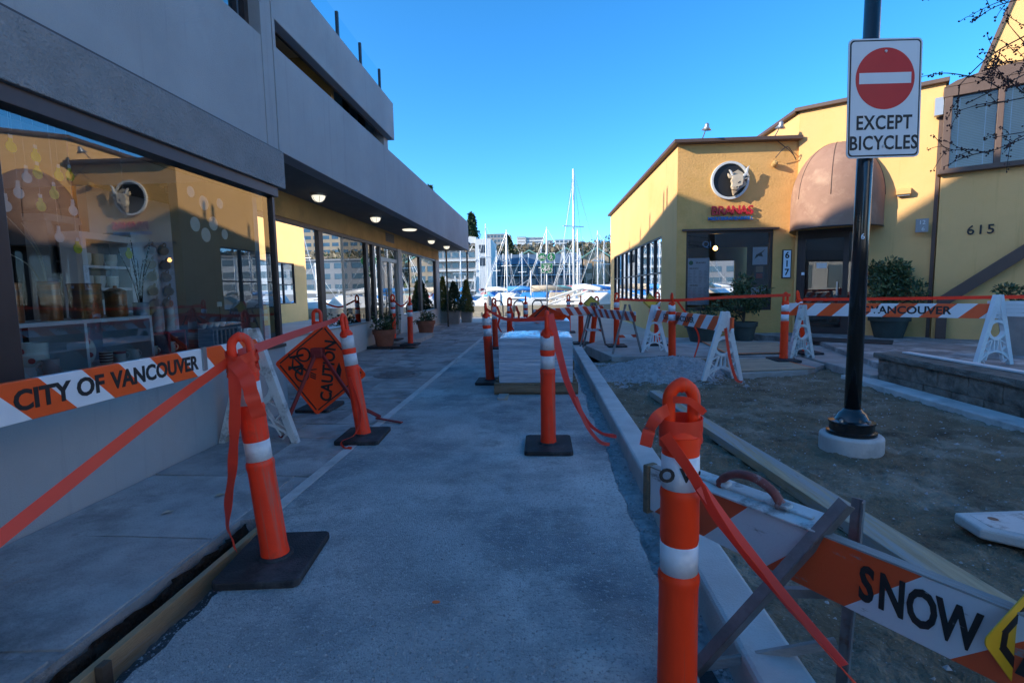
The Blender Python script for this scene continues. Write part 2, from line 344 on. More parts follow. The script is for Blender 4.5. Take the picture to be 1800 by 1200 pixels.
def leaves(n, pos, size, seed=0, flat=.5, asp=.5):
    """n small pointed leaf faces; pos(rnd) gives a point and an outward direction"""
    r = random.Random(seed); m = MB()
    for _ in range(n):
        p, o = pos(r); d = (Vector(o)*flat+Vector((r.gauss(0, 1), r.gauss(0, 1), r.gauss(0, 1)))*(1-flat)).normalized()
        s = d.orthogonal().normalized(); s = Matrix.Rotation(r.random()*6.28, 3, d) @ s; l = size*(.6+.8*r.random()); p = Vector(p)
        m.add([p, p+d*l*.5+s*l*asp*.5, p+d*l, p+d*l*.5-s*l*asp*.5], [(0, 1, 2, 3)])
    return m
def grid_mesh(x0, x1, y0, y1, nx, ny, hf):
    m = MB(); m.v = [(x0+(x1-x0)*i/nx, y0+(y1-y0)*j/ny, hf(x0+(x1-x0)*i/nx, y0+(y1-y0)*j/ny)) for j in range(ny+1) for i in range(nx+1)]
    m.f = [(j*(nx+1)+i, j*(nx+1)+i+1, (j+1)*(nx+1)+i+1, (j+1)*(nx+1)+i) for j in range(ny) for i in range(nx)]
    return m
def nz(x, y, s=1., z=0.): return noise.noise(Vector((x*s, y*s, z)))
def chips(pts, seed=1):
    """many small angular stones as one mesh; pts = list of (x, y, z, r)"""
    r = random.Random(seed); m = MB()
    for x, y, z, q in pts:
        a = r.random()*6.28; k = [q*(.6+.7*r.random()) for _ in range(6)]
        vs = [(x+k[0]*math.cos(a), y+k[0]*math.sin(a), z), (x+k[1]*math.cos(a+1.6), y+k[1]*math.sin(a+1.6), z), (x-k[2]*math.cos(a), y-k[2]*math.sin(a), z), (x-k[3]*math.cos(a+1.6), y-k[3]*math.sin(a+1.6), z), (x+.2*q, y, z+k[4]*.8), (x, y+.1*q, z-.4*q)]
        m.add(vs, [(0, 1, 4), (1, 2, 4), (2, 3, 4), (3, 0, 4), (1, 0, 5), (2, 1, 5), (3, 2, 5), (0, 3, 5)])
    return m

# ================================================================ GROUND
struct(MB().box(-60, 60, -25, 24.4, -.6, -.2).build('ground', 'soil'))
struct(MB().add([(-400, 24.3, -.45), (400, 24.3, -.45), (400, 150, -.45), (-400, 150, -.45)], [(0, 1, 2, 3)]).build('water', 'water'))
def jag(x, y0, y1, st, amp, seed):
    r = random.Random(seed); n = int((y1-y0)/st); return [(x+amp*(nz(k*.23, seed, 1.)+.5*(r.random()-.5)), y0+(y1-y0)*k/n) for k in range(n+1)]
left = [(-1.37+.06*nz(k*.31, 3.)+.035*nz(k*1.7, 8.), .2+k*.06) for k in range(33)]
left = [(-1.36, -4)]+left+[(-1.4, 2.2), (-1.46, 2.45), (-1.525, 2.62), (-1.525, 19.4)]
right = [(x+.05*max(0, nz(y*2.3, 5.)), y) for x, y in jag(.475, -4, 10.7, .07, .035, 4)]
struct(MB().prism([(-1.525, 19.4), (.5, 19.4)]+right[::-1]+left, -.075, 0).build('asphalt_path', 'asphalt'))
def baseh(x, y): return -.1+.07*min(1, max(0, (x+1.54)/.22))+.014*nz(x, y, 9)+.014*nz(x, y, 23)
struct(sm(grid_mesh(-1.6, -1.2, -1, 2.72, 50, 240, baseh).build('asphalt_base', 'asphalt_dark')))
struct(sm(grid_mesh(.36, .66, -1, 10.8, 24, 500, lambda x, y: -.085+.015*nz(x, y, 7)+.012*nz(x, y, 25)).build('trench_bed', 'gravel')))
# left pavement: mortar bed with flagstones
side = struct(MB().prism([(-2.76, -4), (-1.7, -4), (-1.7, 2.66), (-1.53, 2.7), (-1.53, 19.4), (-3.86, 19.4), (-3.86, 5.28), (-2.76, 5.28)], -.19, -.007).build('pavement', 'mortar'))
def flag_rows():
    r = random.Random(11); ys = [-1.2]
    while ys[-1] < 19: ys.append(ys[-1]+(r.uniform(.42, .7) if ys[-1] > 3.8 else r.uniform(.7, 1.05)))
    for a, b in zip(ys, ys[1:]):
        x0 = -2.74 if b < 5.5 else -3.84; x1 = -1.71 if a < 2.7 else -1.6
        if b < 5.5 or a > 5.3:
            xs = [x0]
            while xs[-1] < x1-.3: xs.append(min(x1, xs[-1]+(r.uniform(.35, .85) if a > 3.8 else r.uniform(.5, .9))))
            xs[-1] = x1
            yield a, b, xs
fr = random.Random(5)
for a, b, xs in flag_rows():
    for c, d in zip(xs, xs[1:]):
        j = lambda: fr.uniform(-.045, .045); g = .008
        lo, hi = (c > xs[0]+.01), (d < xs[-1]-.01)
        q = [(c+g+(j() if lo else 0), a+g+j()*.7), (d-g+(j() if hi else 0), a+g+j()*.7), (d-g+(j() if hi else 0), b-g+j()*.5), (c+g+(j() if lo else 0), b-g+j()*.5)]
        q.insert(2, ((q[1][0]+q[2][0])/2+(j()*.6 if hi else 0), (a+b)/2)); q.insert(1, ((c+d)/2+j(), a+g+j()*.35))
        t = fr.uniform(-.001, .003)
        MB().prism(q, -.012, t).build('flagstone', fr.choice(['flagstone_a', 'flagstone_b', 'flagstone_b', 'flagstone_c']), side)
MB().box(-1.6, -1.527, 2.72, 19.4, -.1, .004).build('edge_strip', 'concrete', side)
tr = struct(sm(grid_mesh(-1.7, -1.55, -1, 2.7, 14, 160, lambda x, y: -.16+.03*nz(x, y, 8)+.025*nz(x, y, 30)+(.07 if x < -1.66 else 0)).build('trench_soil', 'soil')))
sm(grid_mesh(-1, 2.68, -.2, -.028, 160, 14, lambda a, b: 0).xf(Matrix(((0, 0, 1, -1.686), (1, 0, 0, 0), (0, 1, 0, 0), (0, 0, 0, 1)))).build('trench_side', 'soil', tr))
for v_ in tr.children[0].data.vertices: v_.co.x += .018+.03*nz(v_.co.y, v_.co.z, 11.)+.02*nz(v_.co.y, v_.co.z, 33.)
fb = thing('form_board', 'ochre timber form board standing on edge along the near left trench', 'board', (-1.535, 1.2, -.15))
MB().box(-.018, .014, -2.2, 1.43, 0, .152).build('plank', 'form_wood', fb, bevel=.002)
MB().box(.015, .045, .32, .36, 0, .16).build('stake', 'bark', fb, bevel=.003)
# right-hand kerb in cast lengths
kb = bpy.data.objects.new('kerb', None); sc.collection.objects.link(kb); struct(kb)
yy = -2.2
while yy < 10.5:
    y1 = min(yy+2.4, 10.6); MB().box(.64, .82, yy+.004, y1-.004, -.2, .058).build('kerb_section', 'concrete', kb, bevel=.018); yy = y1
def sandh(x, y):
    h = .018*nz(x, y, 2.2)+.022*nz(x, y, 6)+.02*nz(x, y, 14, 3.)+.01*nz(x, y, 36, 5.)-.016*max(0, nz(x, y, 3.1, 9.)-.2)
    h += .05*max(0, 1-abs(x-.95)/.25)*nz(y, 1., 1.5)
    return -.02+h
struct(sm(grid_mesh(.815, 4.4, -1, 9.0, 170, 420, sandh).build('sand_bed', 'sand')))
MB().box(-60, 0, 0, 0, 0, 0)
struct(MB().prism([(-40, 19.4), (-3.86, 19.4), (.5, 19.4), (.5, 10.7), (3.5, 10.7), (3.5, 24.3), (40, 24.3), (-40, 24.3)][:5]+[(3.5, 24.3), (-40, 24.3)], -.15, -.002).build('plaza', 'plaza'))
struct(MB().box(3.5, 40, 22, 24.3, -.15, -.004).build('plaza_east', 'plaza'))
struct(MB().prism([(1.2, 8.85), (2.7, 8.8), (4.6, 8.75), (4.6, 12.1), (1.5, 12.1), (.9, 10.72)], -.12, .07).build('walk_pad', 'pad_concrete', bevel=.006))
struct(MB().prism([(2.62, 7.08), (3.72, 7.35), (4.25, 7.9), (4.3, 8.73), (2.6, 8.78)], -.12, .05).build('walk_pad_low', 'pad_concrete', bevel=.006))
struct(MB().prism([(4.22, 6.78), (4.75, 6.78), (5.5, 10.6), (4.6, 11.2), (4.62, 8.9), (4.3, 8.6)], -.12, .078).build('lower_step', 'pad_concrete', bevel=.012))
struct(MB().prism([(4.62, 3.0), (12, 3.0), (12, 9.5), (8.4, 10.6), (5.8, 12.3), (4.7, 12.3), (5.35, 10.2), (4.62, 7.3)], -.12, .155).build('patio', 'flagstone_c', bevel=.012))
for k, (a, b) in enumerate([(2.6, 4.1), (4.1, 5.6), (5.6, 7.05)]):
    struct(MB().box(4.0, 4.27, a+.004, b-.004, -.12, .035).build('gutter_strip', 'concrete', bevel=.01))
# gravel heap and loose chips
def heap(x, y):
    d = math.hypot((x-1.75)/1.0, (y-7.75)/.95); d2 = math.hypot((x-2.3)/.6, (y-7.9)/.6)
    return -.03+.25*max(0, 1-d)**1.1*(1+.35*nz(x, y, 3.))+.1*max(0, 1-d2)+.02*nz(x, y, 7)+.016*nz(x, y, 26)
gp = thing('gravel_heap', 'heap of grey crushed gravel beside the kerb in front of the concrete pads', 'gravel', (1.75, 7.7, 0))
gp['kind'] = 'stuff'
sm(grid_mesh(.83, 2.75, 6.55, 8.8, 120, 140, heap).build('heap_surface', 'gravel', gp, world=True), 60)
r = random.Random(3)
P = [(x, y, heap(x, y)+.004, r.uniform(.006, .016)) for x, y in ((r.uniform(.85, 2.7), r.uniform(6.6, 8.75)) for _ in range(2600))]
s = chips(P, 5).build('loose_stones', 'stone_chip', gp, world=True); s['kind'] = 'stuff'
P = []
for _ in range(700):
    y = r.uniform(.9, 2.5); x = -1.51+r.random()*.17; P.append((x, y, baseh(x, y)+.002, r.uniform(.002, .006)*(1 if r.random() < .9 else 1.7)))
for _ in range(700):
    y = r.uniform(.8, 1.75); x = r.uniform(-1.2, .5); P.append((x, y-.25*r.random(), .001, r.uniform(.002, .005)*(1 if r.random() < .93 else 2)))
for _ in range(1500):
    P.append((r.uniform(.42, .64), r.uniform(.8, 9)**1, -.08, r.uniform(.005, .013)))
for _ in range(160):
    P.append((r.gauss(-.25, .45), r.gauss(1.66, .1), .001, r.uniform(.003, .008)))
o = chips(P, 9).build('scattered_gravel', 'stone_chip'); tag(struct(o, 'stuff'), 'loose crushed gravel scattered over the broken asphalt edges and kerb trench', 'gravel')
P = [(r.uniform(.9, 4.0), r.uniform(1, 8.2), -.012, r.uniform(.003, .009)*(1 if r.random() < .93 else 2.2)) for _ in range(2200)]
o = chips(P, 12).build('sand_pebbles', 'stone_chip'); tag(struct(o, 'stuff'), 'pebbles and concrete crumbs strewn on the brown sand bed', 'pebbles')
o = MB().lathe([(.0, .002), (.017, .002), (.014, .003), (0, .0035)], 9, (-.44, 1.93, 0), 1, .7).build('paint_spot', 'orange_spray'); tag(o, 'small orange spray paint survey mark on the grey asphalt', 'paint mark')
for k, (x, y) in enumerate([(-2.05, 2.95), (-2.2, 2.7)]):
    o = MB().add([(x, y, .004), (x+.04, y+.012, .012), (x+.055, y+.05, .006), (x+.012, y+.035, .014)], [(0, 1, 2, 3)]).build('fallen_leaf', 'plank_wood'); tag(o, ['dry tan leaf on the left pavement, the farther one', 'dry tan leaf on the left pavement, the nearer one'][k], 'leaf')
mc = thing('manhole_cover', 'round rusty iron manhole cover set in the left flagstone pavement', 'manhole cover', (-2.19, 7.55, .002))
MB().lathe([(.36, 0), (.36, .006), (.335, .008), (.33, .004), (.31, .004), (.305, .009), (0, .009)], 40).build('lid', 'angle_iron', mc)
st = MB()
for i in range(-5, 6):
    for j_ in range(-5, 6):
        if math.hypot(i, j_) < 5.2: st.box(i*.05-.016, i*.05+.016, j_*.05-.016, j_*.05+.016, .008, .015)
st.build('studs', 'angle_iron', mc)

# ================================================================ LEFT BUILDING
S = thing('shop_building', 'grey stucco shop building with wide display windows and deep canopy on the left', 'building', (-2.75, 5.3, 0))
def sp(name, m, *boxes, parent=None, bevel=0):
    b = MB()
    for q in boxes: b.box(*q)
    return b.build(name, m, parent or S, world=True, bevel=bevel)
def pane(name, m, x, y0, y1, z0, z1, parent=None):
    return MB().add([(x, y0, z0), (x, y1, z0), (x, y1, z1), (x, y0, z1)], [(0, 1, 2, 3)]).build(name, m, parent or S, world=True)
sp('plinth_wall', 'stucco_grey', (-2.95, -2.75, -6, 5.3, -.05, .69))
w1 = sp('window_frame', 'frame_dark', (-2.99, -2.735, -6, 5.31, .69, .725), (-2.9, -2.76, 2.4, 2.55, .725, 2.25), (-2.88, -2.77, 5.265, 5.31, .725, 2.25), (-2.95, -2.735, -6, 5.33, 2.25, 2.35), bevel=.004)
pane('window_pane', 'shop_glass', -2.8, 2.55, 5.265, .725, 2.25, w1)
pane('window_pane', 'shop_glass', -2.8, -1.2, 2.4, .725, 2.25, w1)
sp('fascia', 'stucco_rough', (-2.98, -2.7, -6, 5.43, 2.35, 2.72), bevel=.006)
sp('drip_edge', 'frame_dark', (-2.97, -2.715, -6, 5.42, 2.72, 2.738))
sp('upper_wall', 'stucco_grey', (-3.0, -2.75, -6, 5.2, 2.738, 3.8), (-3.0, -2.75, -6, 4.56, 3.8, 5.15))
sp('pilaster', 'stucco_grey', (-3.0, -2.742, 5.203, 5.41, 2.738, 5.15), bevel=.004)
sp('pilaster', 'stucco_grey', (-3.0, -2.735, 5.416, 5.47, 2.738, 5.15), bevel=.003)
w2 = sp('upper_window', 'frame_dark', (-2.92, -2.86, 4.56, 5.2, 3.8, 3.85), (-2.92, -2.86, 5.13, 5.2, 3.85, 5.1), (-2.92, -2.86, 4.56, 4.6, 3.85, 5.1), (-2.92, -2.86, 5.0, 5.03, 3.85, 5.1))
pane('pane', 'mirror_glass', -2.9, 4.6, 5.13, 3.85, 5.1, w2)
sp('roof_slab', 'soffit', (-8, -3.0, -6, 5.47, 4.95, 5.1))
sp('canopy_parapet', 'stucco_grey', (-2.95, -2.75, 5.473, 19.6, 2.75, 3.82), bevel=.008)
sp('canopy_end', 'stucco_grey', (-8.2, -2.951, 19.4, 19.597, 2.752, 3.82))
sp('soffit_panel', 'soffit', (-3.9, -2.952, 5.3, 19.398, 2.765, 2.82))
sp('canopy_roof', 'soffit', (-8.2, -2.952, 5.3, 19.398, 2.95, 3.05))
sp('roof_beam', 'stucco_grey', (-2.88, -2.752, 5.473, 9.9, 4.1, 4.77), bevel=.008)
sp('beam_return', 'stucco_grey', (-7.9, -2.882, 9.65, 9.898, 3.05, 4.77))
sp('balcony_ceiling', 'cream_ceiling', (-4.3, -2.882, 5.473, 9.648, 4.62, 4.74))
sp('balcony_trim', 'frame_dark', (-2.9, -2.87, 5.473, 9.6, 4.085, 4.1))
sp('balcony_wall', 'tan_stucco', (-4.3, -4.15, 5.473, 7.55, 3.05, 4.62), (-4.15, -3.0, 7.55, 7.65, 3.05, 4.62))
sp('balcony_wall', 'stucco_grey', (-3.3, -3.08, 9.3, 9.648, 3.05, 4.62), (-3.3, -3.08, 7.65, 9.3, 3.05, 3.6))
w3 = sp('balcony_window', 'frame_dark', (-3.2, -3.1, 7.65, 7.75, 3.6, 4.62), (-3.2, -3.1, 9.2, 9.3, 3.6, 4.62), (-3.2, -3.1, 8.5, 8.56, 3.6, 4.55), (-3.21, -3.09, 7.65, 9.3, 3.55, 3.61), (-3.21, -3.09, 7.75, 9.2, 4.55, 4.62))
pane('pane', 'mirror_glass', -3.15, 7.75, 8.5, 3.61, 4.55, w3); pane('pane', 'mirror_glass', -3.15, 8.56, 9.2, 3.61, 4.55, w3)
for k, y in enumerate((5.65, 6.6, 7.52, 8.45, 9.43)):
    sp('rail_post', 'frame_dark', (-2.87, -2.83, y-.02, y+.02, 4.77, 5.2))
    if k < 4: pane('rail_pane', 'rail_glass', -2.85, y+.03, (6.57, 7.49, 8.42, 9.4)[k], 4.8, 5.17)
# unseen block added behind the street front, outline shaped to cast the shadow edge
MB().prism([(-5, 3), (-5, 9.75), (3.75, 9.75), (3.75, 10.3), (3.9, 10.45), (4.55, 10.45), (4.7, 10.3), (4.7, 9.75), (5.2, 9.75), (5.2, 8.4), (6.9, 8.3), (8.3, 8.1), (12.8, 7.42), (19.4, 7.25), (19.4, 3.05)], -12.5, -8.21, 'x').build('shadow_block', 'stucco_grey', S, world=True)
for y, h in ((9.1, 8.55), (9.45, 8.5), (11.1, 8.2), (12.5, 7.95), (14.5, 7.75)): sp('shadow_post', 'steel', (-8.6, -8.5, y-.04, y+.04, 7.2, h))  # unseen posts added to throw thin upright shadows on the restaurant wall
# canopy storefront
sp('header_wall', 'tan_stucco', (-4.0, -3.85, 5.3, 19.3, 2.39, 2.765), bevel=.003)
sp('sill_wall', 'white_wall', (-4.0, -3.85, 5.3, 12.27, -.05, .57), (-4.0, -3.85, 14.1, 18.74, -.05, .585))
sp('return_wall', 'stucco_grey', (-3.85, -2.96, 5.22, 5.3, -.05, 2.765))
sp('pier', 'white_wall', (-4.0, -3.845, 13.77, 14.1, -.05, 2.39), bevel=.004); sp('pier', 'white_wall', (-4.0, -3.845, 18.74, 19.3, -.05, 2.39), bevel=.004)
sp('end_wall', 'white_wall', (-9, -4.0, 19.1, 19.298, -.05, 2.765))
w4 = sp('storefront_frame', 'frame_dark', (-3.95, -3.87, 8.86, 9.03, .57, 2.33), (-3.95, -3.87, 11.27, 11.4, .57, 2.33), (-3.95, -3.87, 11.72, 11.88, .57, 2.33), (-3.95, -3.87, 12.22, 12.33, .02, 2.33), (-3.95, -3.87, 16.28, 16.55, .585, 2.33), (-3.95, -3.87, 18.68, 18.74, .585, 2.33), (-3.95, -3.862, 5.3, 13.77, 2.33, 2.39), (-3.95, -3.862, 14.1, 18.74, 2.33, 2.39))
sp('storefront_sill', 'frame_alu', (-3.96, -3.835, 5.3, 12.22, .57, .6), (-3.96, -3.835, 14.1, 18.74, .585, .61))
sp('glazing_bead', 'frame_alu', (-3.93, -3.885, 9.98, 10.0, .6, 2.33))
for a, b, z in ((5.32, 8.86, .6), (9.03, 9.98, .6), (10.0, 11.27, .6), (11.4, 11.72, .6), (11.88, 12.22, .6), (14.1, 16.28, .61), (16.55, 18.68, .61)): pane('pane', 'mirror_glass', -3.91, a, b, z, 2.33)
dr = sp('door', 'frame_alu', (-3.94, -3.88, 12.33, 12.4, .14, 2.0), (-3.94, -3.88, 13.0, 13.1, .14, 2.0), (-3.94, -3.88, 13.69, 13.77, .14, 2.0), (-3.94, -3.88, 12.33, 13.77, 2.0, 2.1), (-3.94, -3.88, 12.33, 13.77, .12, .22), bevel=.004)
pane('pane', 'mirror_glass', -3.91, 12.4, 13.0, .22, 2.0, dr); pane('pane', 'mirror_glass', -3.91, 13.1, 13.69, .22, 2.0, dr); pane('pane', 'mirror_glass', -3.91, 12.33, 13.77, 2.1, 2.33, dr)
sp('handle', 'steel', (-3.86, -3.83, 12.97, 13.0, .9, 1.3), (-3.88, -3.83, 12.97, 13.0, .88, .9), (-3.88, -3.83, 12.97, 13.0, 1.3, 1.32), parent=dr)
v = sp('vent', 'soffit', (-3.86, -3.835, 12.7, 13.4, 2.5, 2.72))
for k in range(4): sp('louvre', 'frame_dark', (-3.834, -3.825, 12.74, 13.36, 2.53+k*.045, 2.553+k*.045), parent=v)
sp('interior_ceiling', 'interior_wall', (-9, -3.0, -6, 5.2, 2.4, 2.5)); sp('interior_floor', 'interior_wall', (-9, -2.96, -6, 5.2, .45, .6)); sp('interior_back', 'interior_wall', (-4.6, -4.5, 4.95, 7.6, .6, 2.35))
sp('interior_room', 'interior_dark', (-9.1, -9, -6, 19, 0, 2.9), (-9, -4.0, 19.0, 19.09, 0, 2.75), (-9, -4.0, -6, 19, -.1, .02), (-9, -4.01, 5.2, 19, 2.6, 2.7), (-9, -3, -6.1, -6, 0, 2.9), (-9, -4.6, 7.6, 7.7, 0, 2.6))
step = thing('door_step', 'low concrete doorstep slab in front of the canopy shop door', 'step', (-3.45, 12.2, 0))
MB().box(-3.85, -2.98, 11.55, 13.9, -.02, .11).build('slab', 'pad_concrete', step, world=True, bevel=.01)
MB().box(-3.84, -3.0, 10.95, 11.548, -.02, .06).build('ramp_slab', 'frame_dark', step, world=True, bevel=.01)
for k, (x, y, fl) in enumerate([(-3.4, 7.86, 0), (-3.31, 10.3, 0), (-3.19, 12.5, 1), (-3.25, 15.25, 0), (-3.17, 17.28, 0)]):
    l = thing('ceiling_lamp', ['nearest glowing dome lamp under the canopy soffit', 'second glowing dome lamp from the front under the canopy', 'flat slanted lamp under the canopy, third from the front', 'fourth dome lamp from the front under the canopy', 'farthest small dome lamp at the far end of the canopy'][k], 'lamp', (x, y, 2.765), 0, 'soffit lamps under the canopy')
    if fl:
        MB().lathe([(.17, 0), (.17, -.03), (.15, -.045), (0, -.05)], 24).build('globe', 'lamp_glow', l, True); MB().lathe([(.19, 0), (.19, -.02), (.172, -.021)], 24).build('rim', 'steel', l)
    else:
        MB().lathe([(.1, -.03), (.1, -.055), (.085, -.09), (.05, -.12), (0, -.128)], 20).build('globe', 'lamp_glow', l, True); MB().lathe([(.122, 0), (.122, -.035), (.103, -.04)], 24).build('rim', 'sign_back', l)
        c = MB()
        for a in range(6): c.tube([(.104*math.cos(a*1.047)*math.cos(t), .104*math.sin(a*1.047)*math.cos(t), -.05-.085*math.sin(t)) for t in (0, .5, 1, 1.57)], .004, 4)
        c.build('cage', 'steel', l)

# ---------------------------------------------------------------- goods in the display window
def lab(o, l, c, g=None): return tag(o, l, c, g)
def vessel(name, label, cat, prof, m, loc, group=None, n=20):
    o = MB().lathe(prof, n).build(name, m, None, True, loc=loc); sm(o, 50); return tag(o, label, cat, group)
sh = thing('display_shelf', 'white two-bay display shelf behind the near shop window', 'shelf', (-3.2, 3.3, .6))
for nm, q in (('top', (-3.45, -3.05, 2.35, 3.84, 1.075, 1.1)), ('base', (-3.45, -3.05, 2.35, 3.84, .74, .765)), ('side', (-3.45, -3.05, 3.815, 3.84, .765, 1.075)), ('divider', (-3.45, -3.05, 3.24, 3.262, .765, 1.075)), ('side', (-3.45, -3.05, 2.35, 2.375, .765, 1.075)), ('plinth', (-3.44, -3.08, 2.36, 3.83, .6, .74))):
    MB().box(*q).build(nm, 'shelf_white', sh, world=True)
MB().box(-3.46, -3.452, 2.7, 3.2, .765, 1.075).build('back_panel', 'ceramic_blue', sh, world=True); MB().box(-3.46, -3.452, 3.45, 3.83, .765, 1.075).build('back_panel', 'ceramic_blue', sh, world=True)
for k, (y, h, rr) in enumerate([(2.93, .24, .05), (3.17, .25, .06), (3.43, .24, .095), (3.69, .19, .07)]):
    c = thing('copper_canister', ['copper glazed pottery canister nearest the dark window jamb', 'tall narrow copper glazed canister, second along the white shelf', 'widest copper glazed canister on the white shelf', 'short copper glazed canister with lid at the shelf\'s right'][k], 'canister', (-3.2, y, 1.1), 0, 'copper pottery canisters')
    sm(MB().lathe([(rr*.92, 0), (rr, .02), (rr*.97, h*.5), (rr, h), (rr*.9, h), (rr*.88, h-.02), (0, h-.02)], 24).build('body', 'copper_glaze', c), 50)
    MB().lathe([(rr*1.02, h-.012), (rr*1.03, h), (rr*.95, h+.004)], 24).build('rim', 'copper_glaze', c)
    if k == 3: MB().lathe([(rr*.95, h+.004), (rr*.5, h+.02), (.012, h+.025), (.012, h+.04), (0, h+.042)], 20).build('lid', 'copper_glaze', c)
def mug(name, label, m, loc, rr, h, group=None, rz=0, handle=True, rot=None):
    t = thing(name, label, 'mug', loc, rz, group, rot)
    sm(MB().lathe([(rr*.85, 0), (rr, h*.15), (rr*.97, h*.6), (rr, h), (rr*.9, h), (rr*.86, h*.2), (0, h*.12)], 20).build('body', m, t), 50)
    if handle: MB().tube([(rr*.9+rr*.75*math.sin(a), 0, h*.5+h*.33*math.cos(a)) for a in (.1, .6, 1.2, 1.8, 2.4, 3.0)], rr*.13, 6).build('handle', m, t, True)
    return t
j = mug('pottery_jug', 'large cream jug with coloured dots in the left shelf bay', 'ceramic', (-3.2, 3.03, .82), .07, .15, rz=-1.9)
for a, z in ((.2, .1), (-.5, .06), (.9, .04)): MB().lathe([(.018, 0), (.018, .003), (0, .004)], 12).xf(Matrix.Rotation(a-.0, 4, 'Z') @ T(.069, 0, z) @ Matrix.Rotation(R(90), 4, 'Y')).build('dot', 'red_dot', j)
MB().box(-3.26, -3.14, 2.97, 3.09, .765, .82).build('display_block', 'shelf_white', sh, world=True)
mug('pink_mug', 'pale pink mug in front of the spotted jug', 'ceramic_pink', (-3.09, 3.02, .766), .045, .1, rz=-1.9)
pl = thing('spotted_plate', 'white oval plate with red spots leaning in the shelf bay', 'plate', (-3.2, 3.36, .766), 0, None, (R(90), 0, R(60)))
MB().lathe([(0, 0), (.07, 0), (.105, .018), (.1, .02), (.068, .005), (0, .004)], 28, (0, .11, 0), .75, 1).build('dish', 'ceramic', pl, True)
for x, y in ((.03, .17), (-.03, .12), (.04, .08), (-.02, .05)): MB().lathe([(.018, .02), (.018, .023), (0, .024)], 12, (x, y, 0)).build('spot', 'red_dot', pl)
mg = mug('striped_cup', 'white cup with black stripes on the shelf', 'ceramic', (-3.15, 3.5, .766), .04, .09, handle=False)
for k in range(4): MB().lathe([(.0405, .015+k*.02), (.0405, .024+k*.02)], 20).build('stripe', 'print_black', mg)
mg = mug('red_rimmed_mug', 'cream mug with red rim between striped cup and dotted mug', 'ceramic', (-3.15, 3.615, .766), .042, .08, rz=1.2)
MB().lathe([(.0425, .062), (.0425, .078)], 20).build('rim_band', 'red_dot', mg)
mg = mug('dotted_mug', 'cream mug with red dot at the right end of the shelf', 'ceramic', (-3.15, 3.74, .766), .042, .078, rz=1.4)
MB().lathe([(.012, 0), (.012, .003), (0, .004)], 12).xf(T(.042, 0, .04) @ Matrix.Rotation(R(90), 4, 'Y')).build('dot', 'red_dot', mg)
for k, (y, z1, rr, m) in enumerate([(3.95, 1.2, .055, 'ceramic_blue'), (4.11, 1.16, .045, 'ceramic_pink'), (4.26, 1.15, .04, 'ceramic')]):
    vessel('tall_vase', ['blue grey cylinder vase holding pussy willow branches', 'pale pink cylinder vase beside the blue vase', 'cream cylinder vase, rightmost of the three tall vases'][k], 'vase', [(rr, 0), (rr, z1-.95), (rr*.88, z1-.95), (rr*.86, .05), (0, .05)], m, (-3.22, y, .95))
br = thing('willow_branches', 'pussy willow branches standing in the blue vase', 'branches', (-3.22, 3.95, 1.15)); tw = MB(); bd = MB(); r = random.Random(21)
for k in range(9):
    a = r.uniform(-1, 1); e = V(r.uniform(-.1, .1), a*.17, r.uniform(.38, .56)); m_ = V(e.x*.3, e.y*.35+.02*r.uniform(-1, 1), e.z*.5); S_ = spline([V(0, 0, -.05), m_, e], 6); tw.tube(S_, .0035, 5)
    for p in S_[4:]:
        for _ in range(2): q = p+V(r.uniform(-.008, .008), r.uniform(-.008, .008), r.uniform(-.02, .02)); bd.lathe([(0, -.009), (.005, -.003), (.004, .004), (0, .009)], 5, q)
tw.build('stems', 'twig', br, True); bd.build('catkins', 'paper_white', br)
br = thing('bare_branches', 'thin bare pale branches standing in the narrow copper canister', 'branches', (-3.2, 3.17, 1.35)); tw = MB()
for e in ((.05, -.3, .42), (-.05, -.42, .25), (.02, -.15, .36)): tw.tube(spline([V(0, 0, -.15), V(e[0]*.4, e[1]*.25, e[2]*.45), V(*e)], 6), [.004]*7+[.003]*6, 5)
tw.build('stems', 'boat_beige', br, True)
def crate(name, label, m, y0, y1, z0, z1, x0=-3.42, x1=-3.15, n=2):
    t = thing(name, label, 'crate', ((x0+x1)/2, (y0+y1)/2, z0)); th = .022; w_ = (y1-y0)/n
    for nm, q in (('bottom', (x0, x1, y0, y1, z0, z0+th)), ('top', (x0, x1, y0, y1, z1-th, z1))): MB().box(*q).build(nm, m, t, world=True, bevel=.006)
    for k in range(n+1):
        y = y0+k*w_; MB().box(x0, x1, max(y0, y-th*.7)+.001, min(y1, y+th*.7)-.001, z0+th, z1-th).build('upright', m, t, world=True, bevel=.004)
    return t
MB().box(-3.5, -3.0, 3.86, 5.2, .6, .745).build('display_plinth', 'soffit', S, world=True)
crate('red_crate', 'red plastic open crate under the three tall vases', 'red_plastic', 3.93, 4.35, .745, .95)
mug('crate_mug', 'white printed mug inside the red crate, right opening', 'ceramic', (-3.22, 4.23, .768), .045, .085); mug('crate_mug', 'white mug inside the red crate, left opening', 'ceramic', (-3.22, 4.03, .768), .04, .07)
crate('wire_crate', 'dark slatted crate under the row of small bowls', 'grey_wood', 4.72, 5.12, .745, .925, n=6); crate('white_crate', 'white open crate with two openings beside the slatted crate', 'shelf_white', 5.14, 5.2, .745, .92, n=1)
for k, y in enumerate((4.8, 4.9, 5.0, 5.1)): vessel('small_bowl', ['first', 'second', 'third', 'fourth'][k]+' small cream bowl from the left on the slatted crate', 'bowl', [(.022, 0), (.042, .045), (.038, .045), (.018, .01), (0, .01)], 'ceramic', (-3.3, y, .926), 'small bowls on the slatted crate', 16)
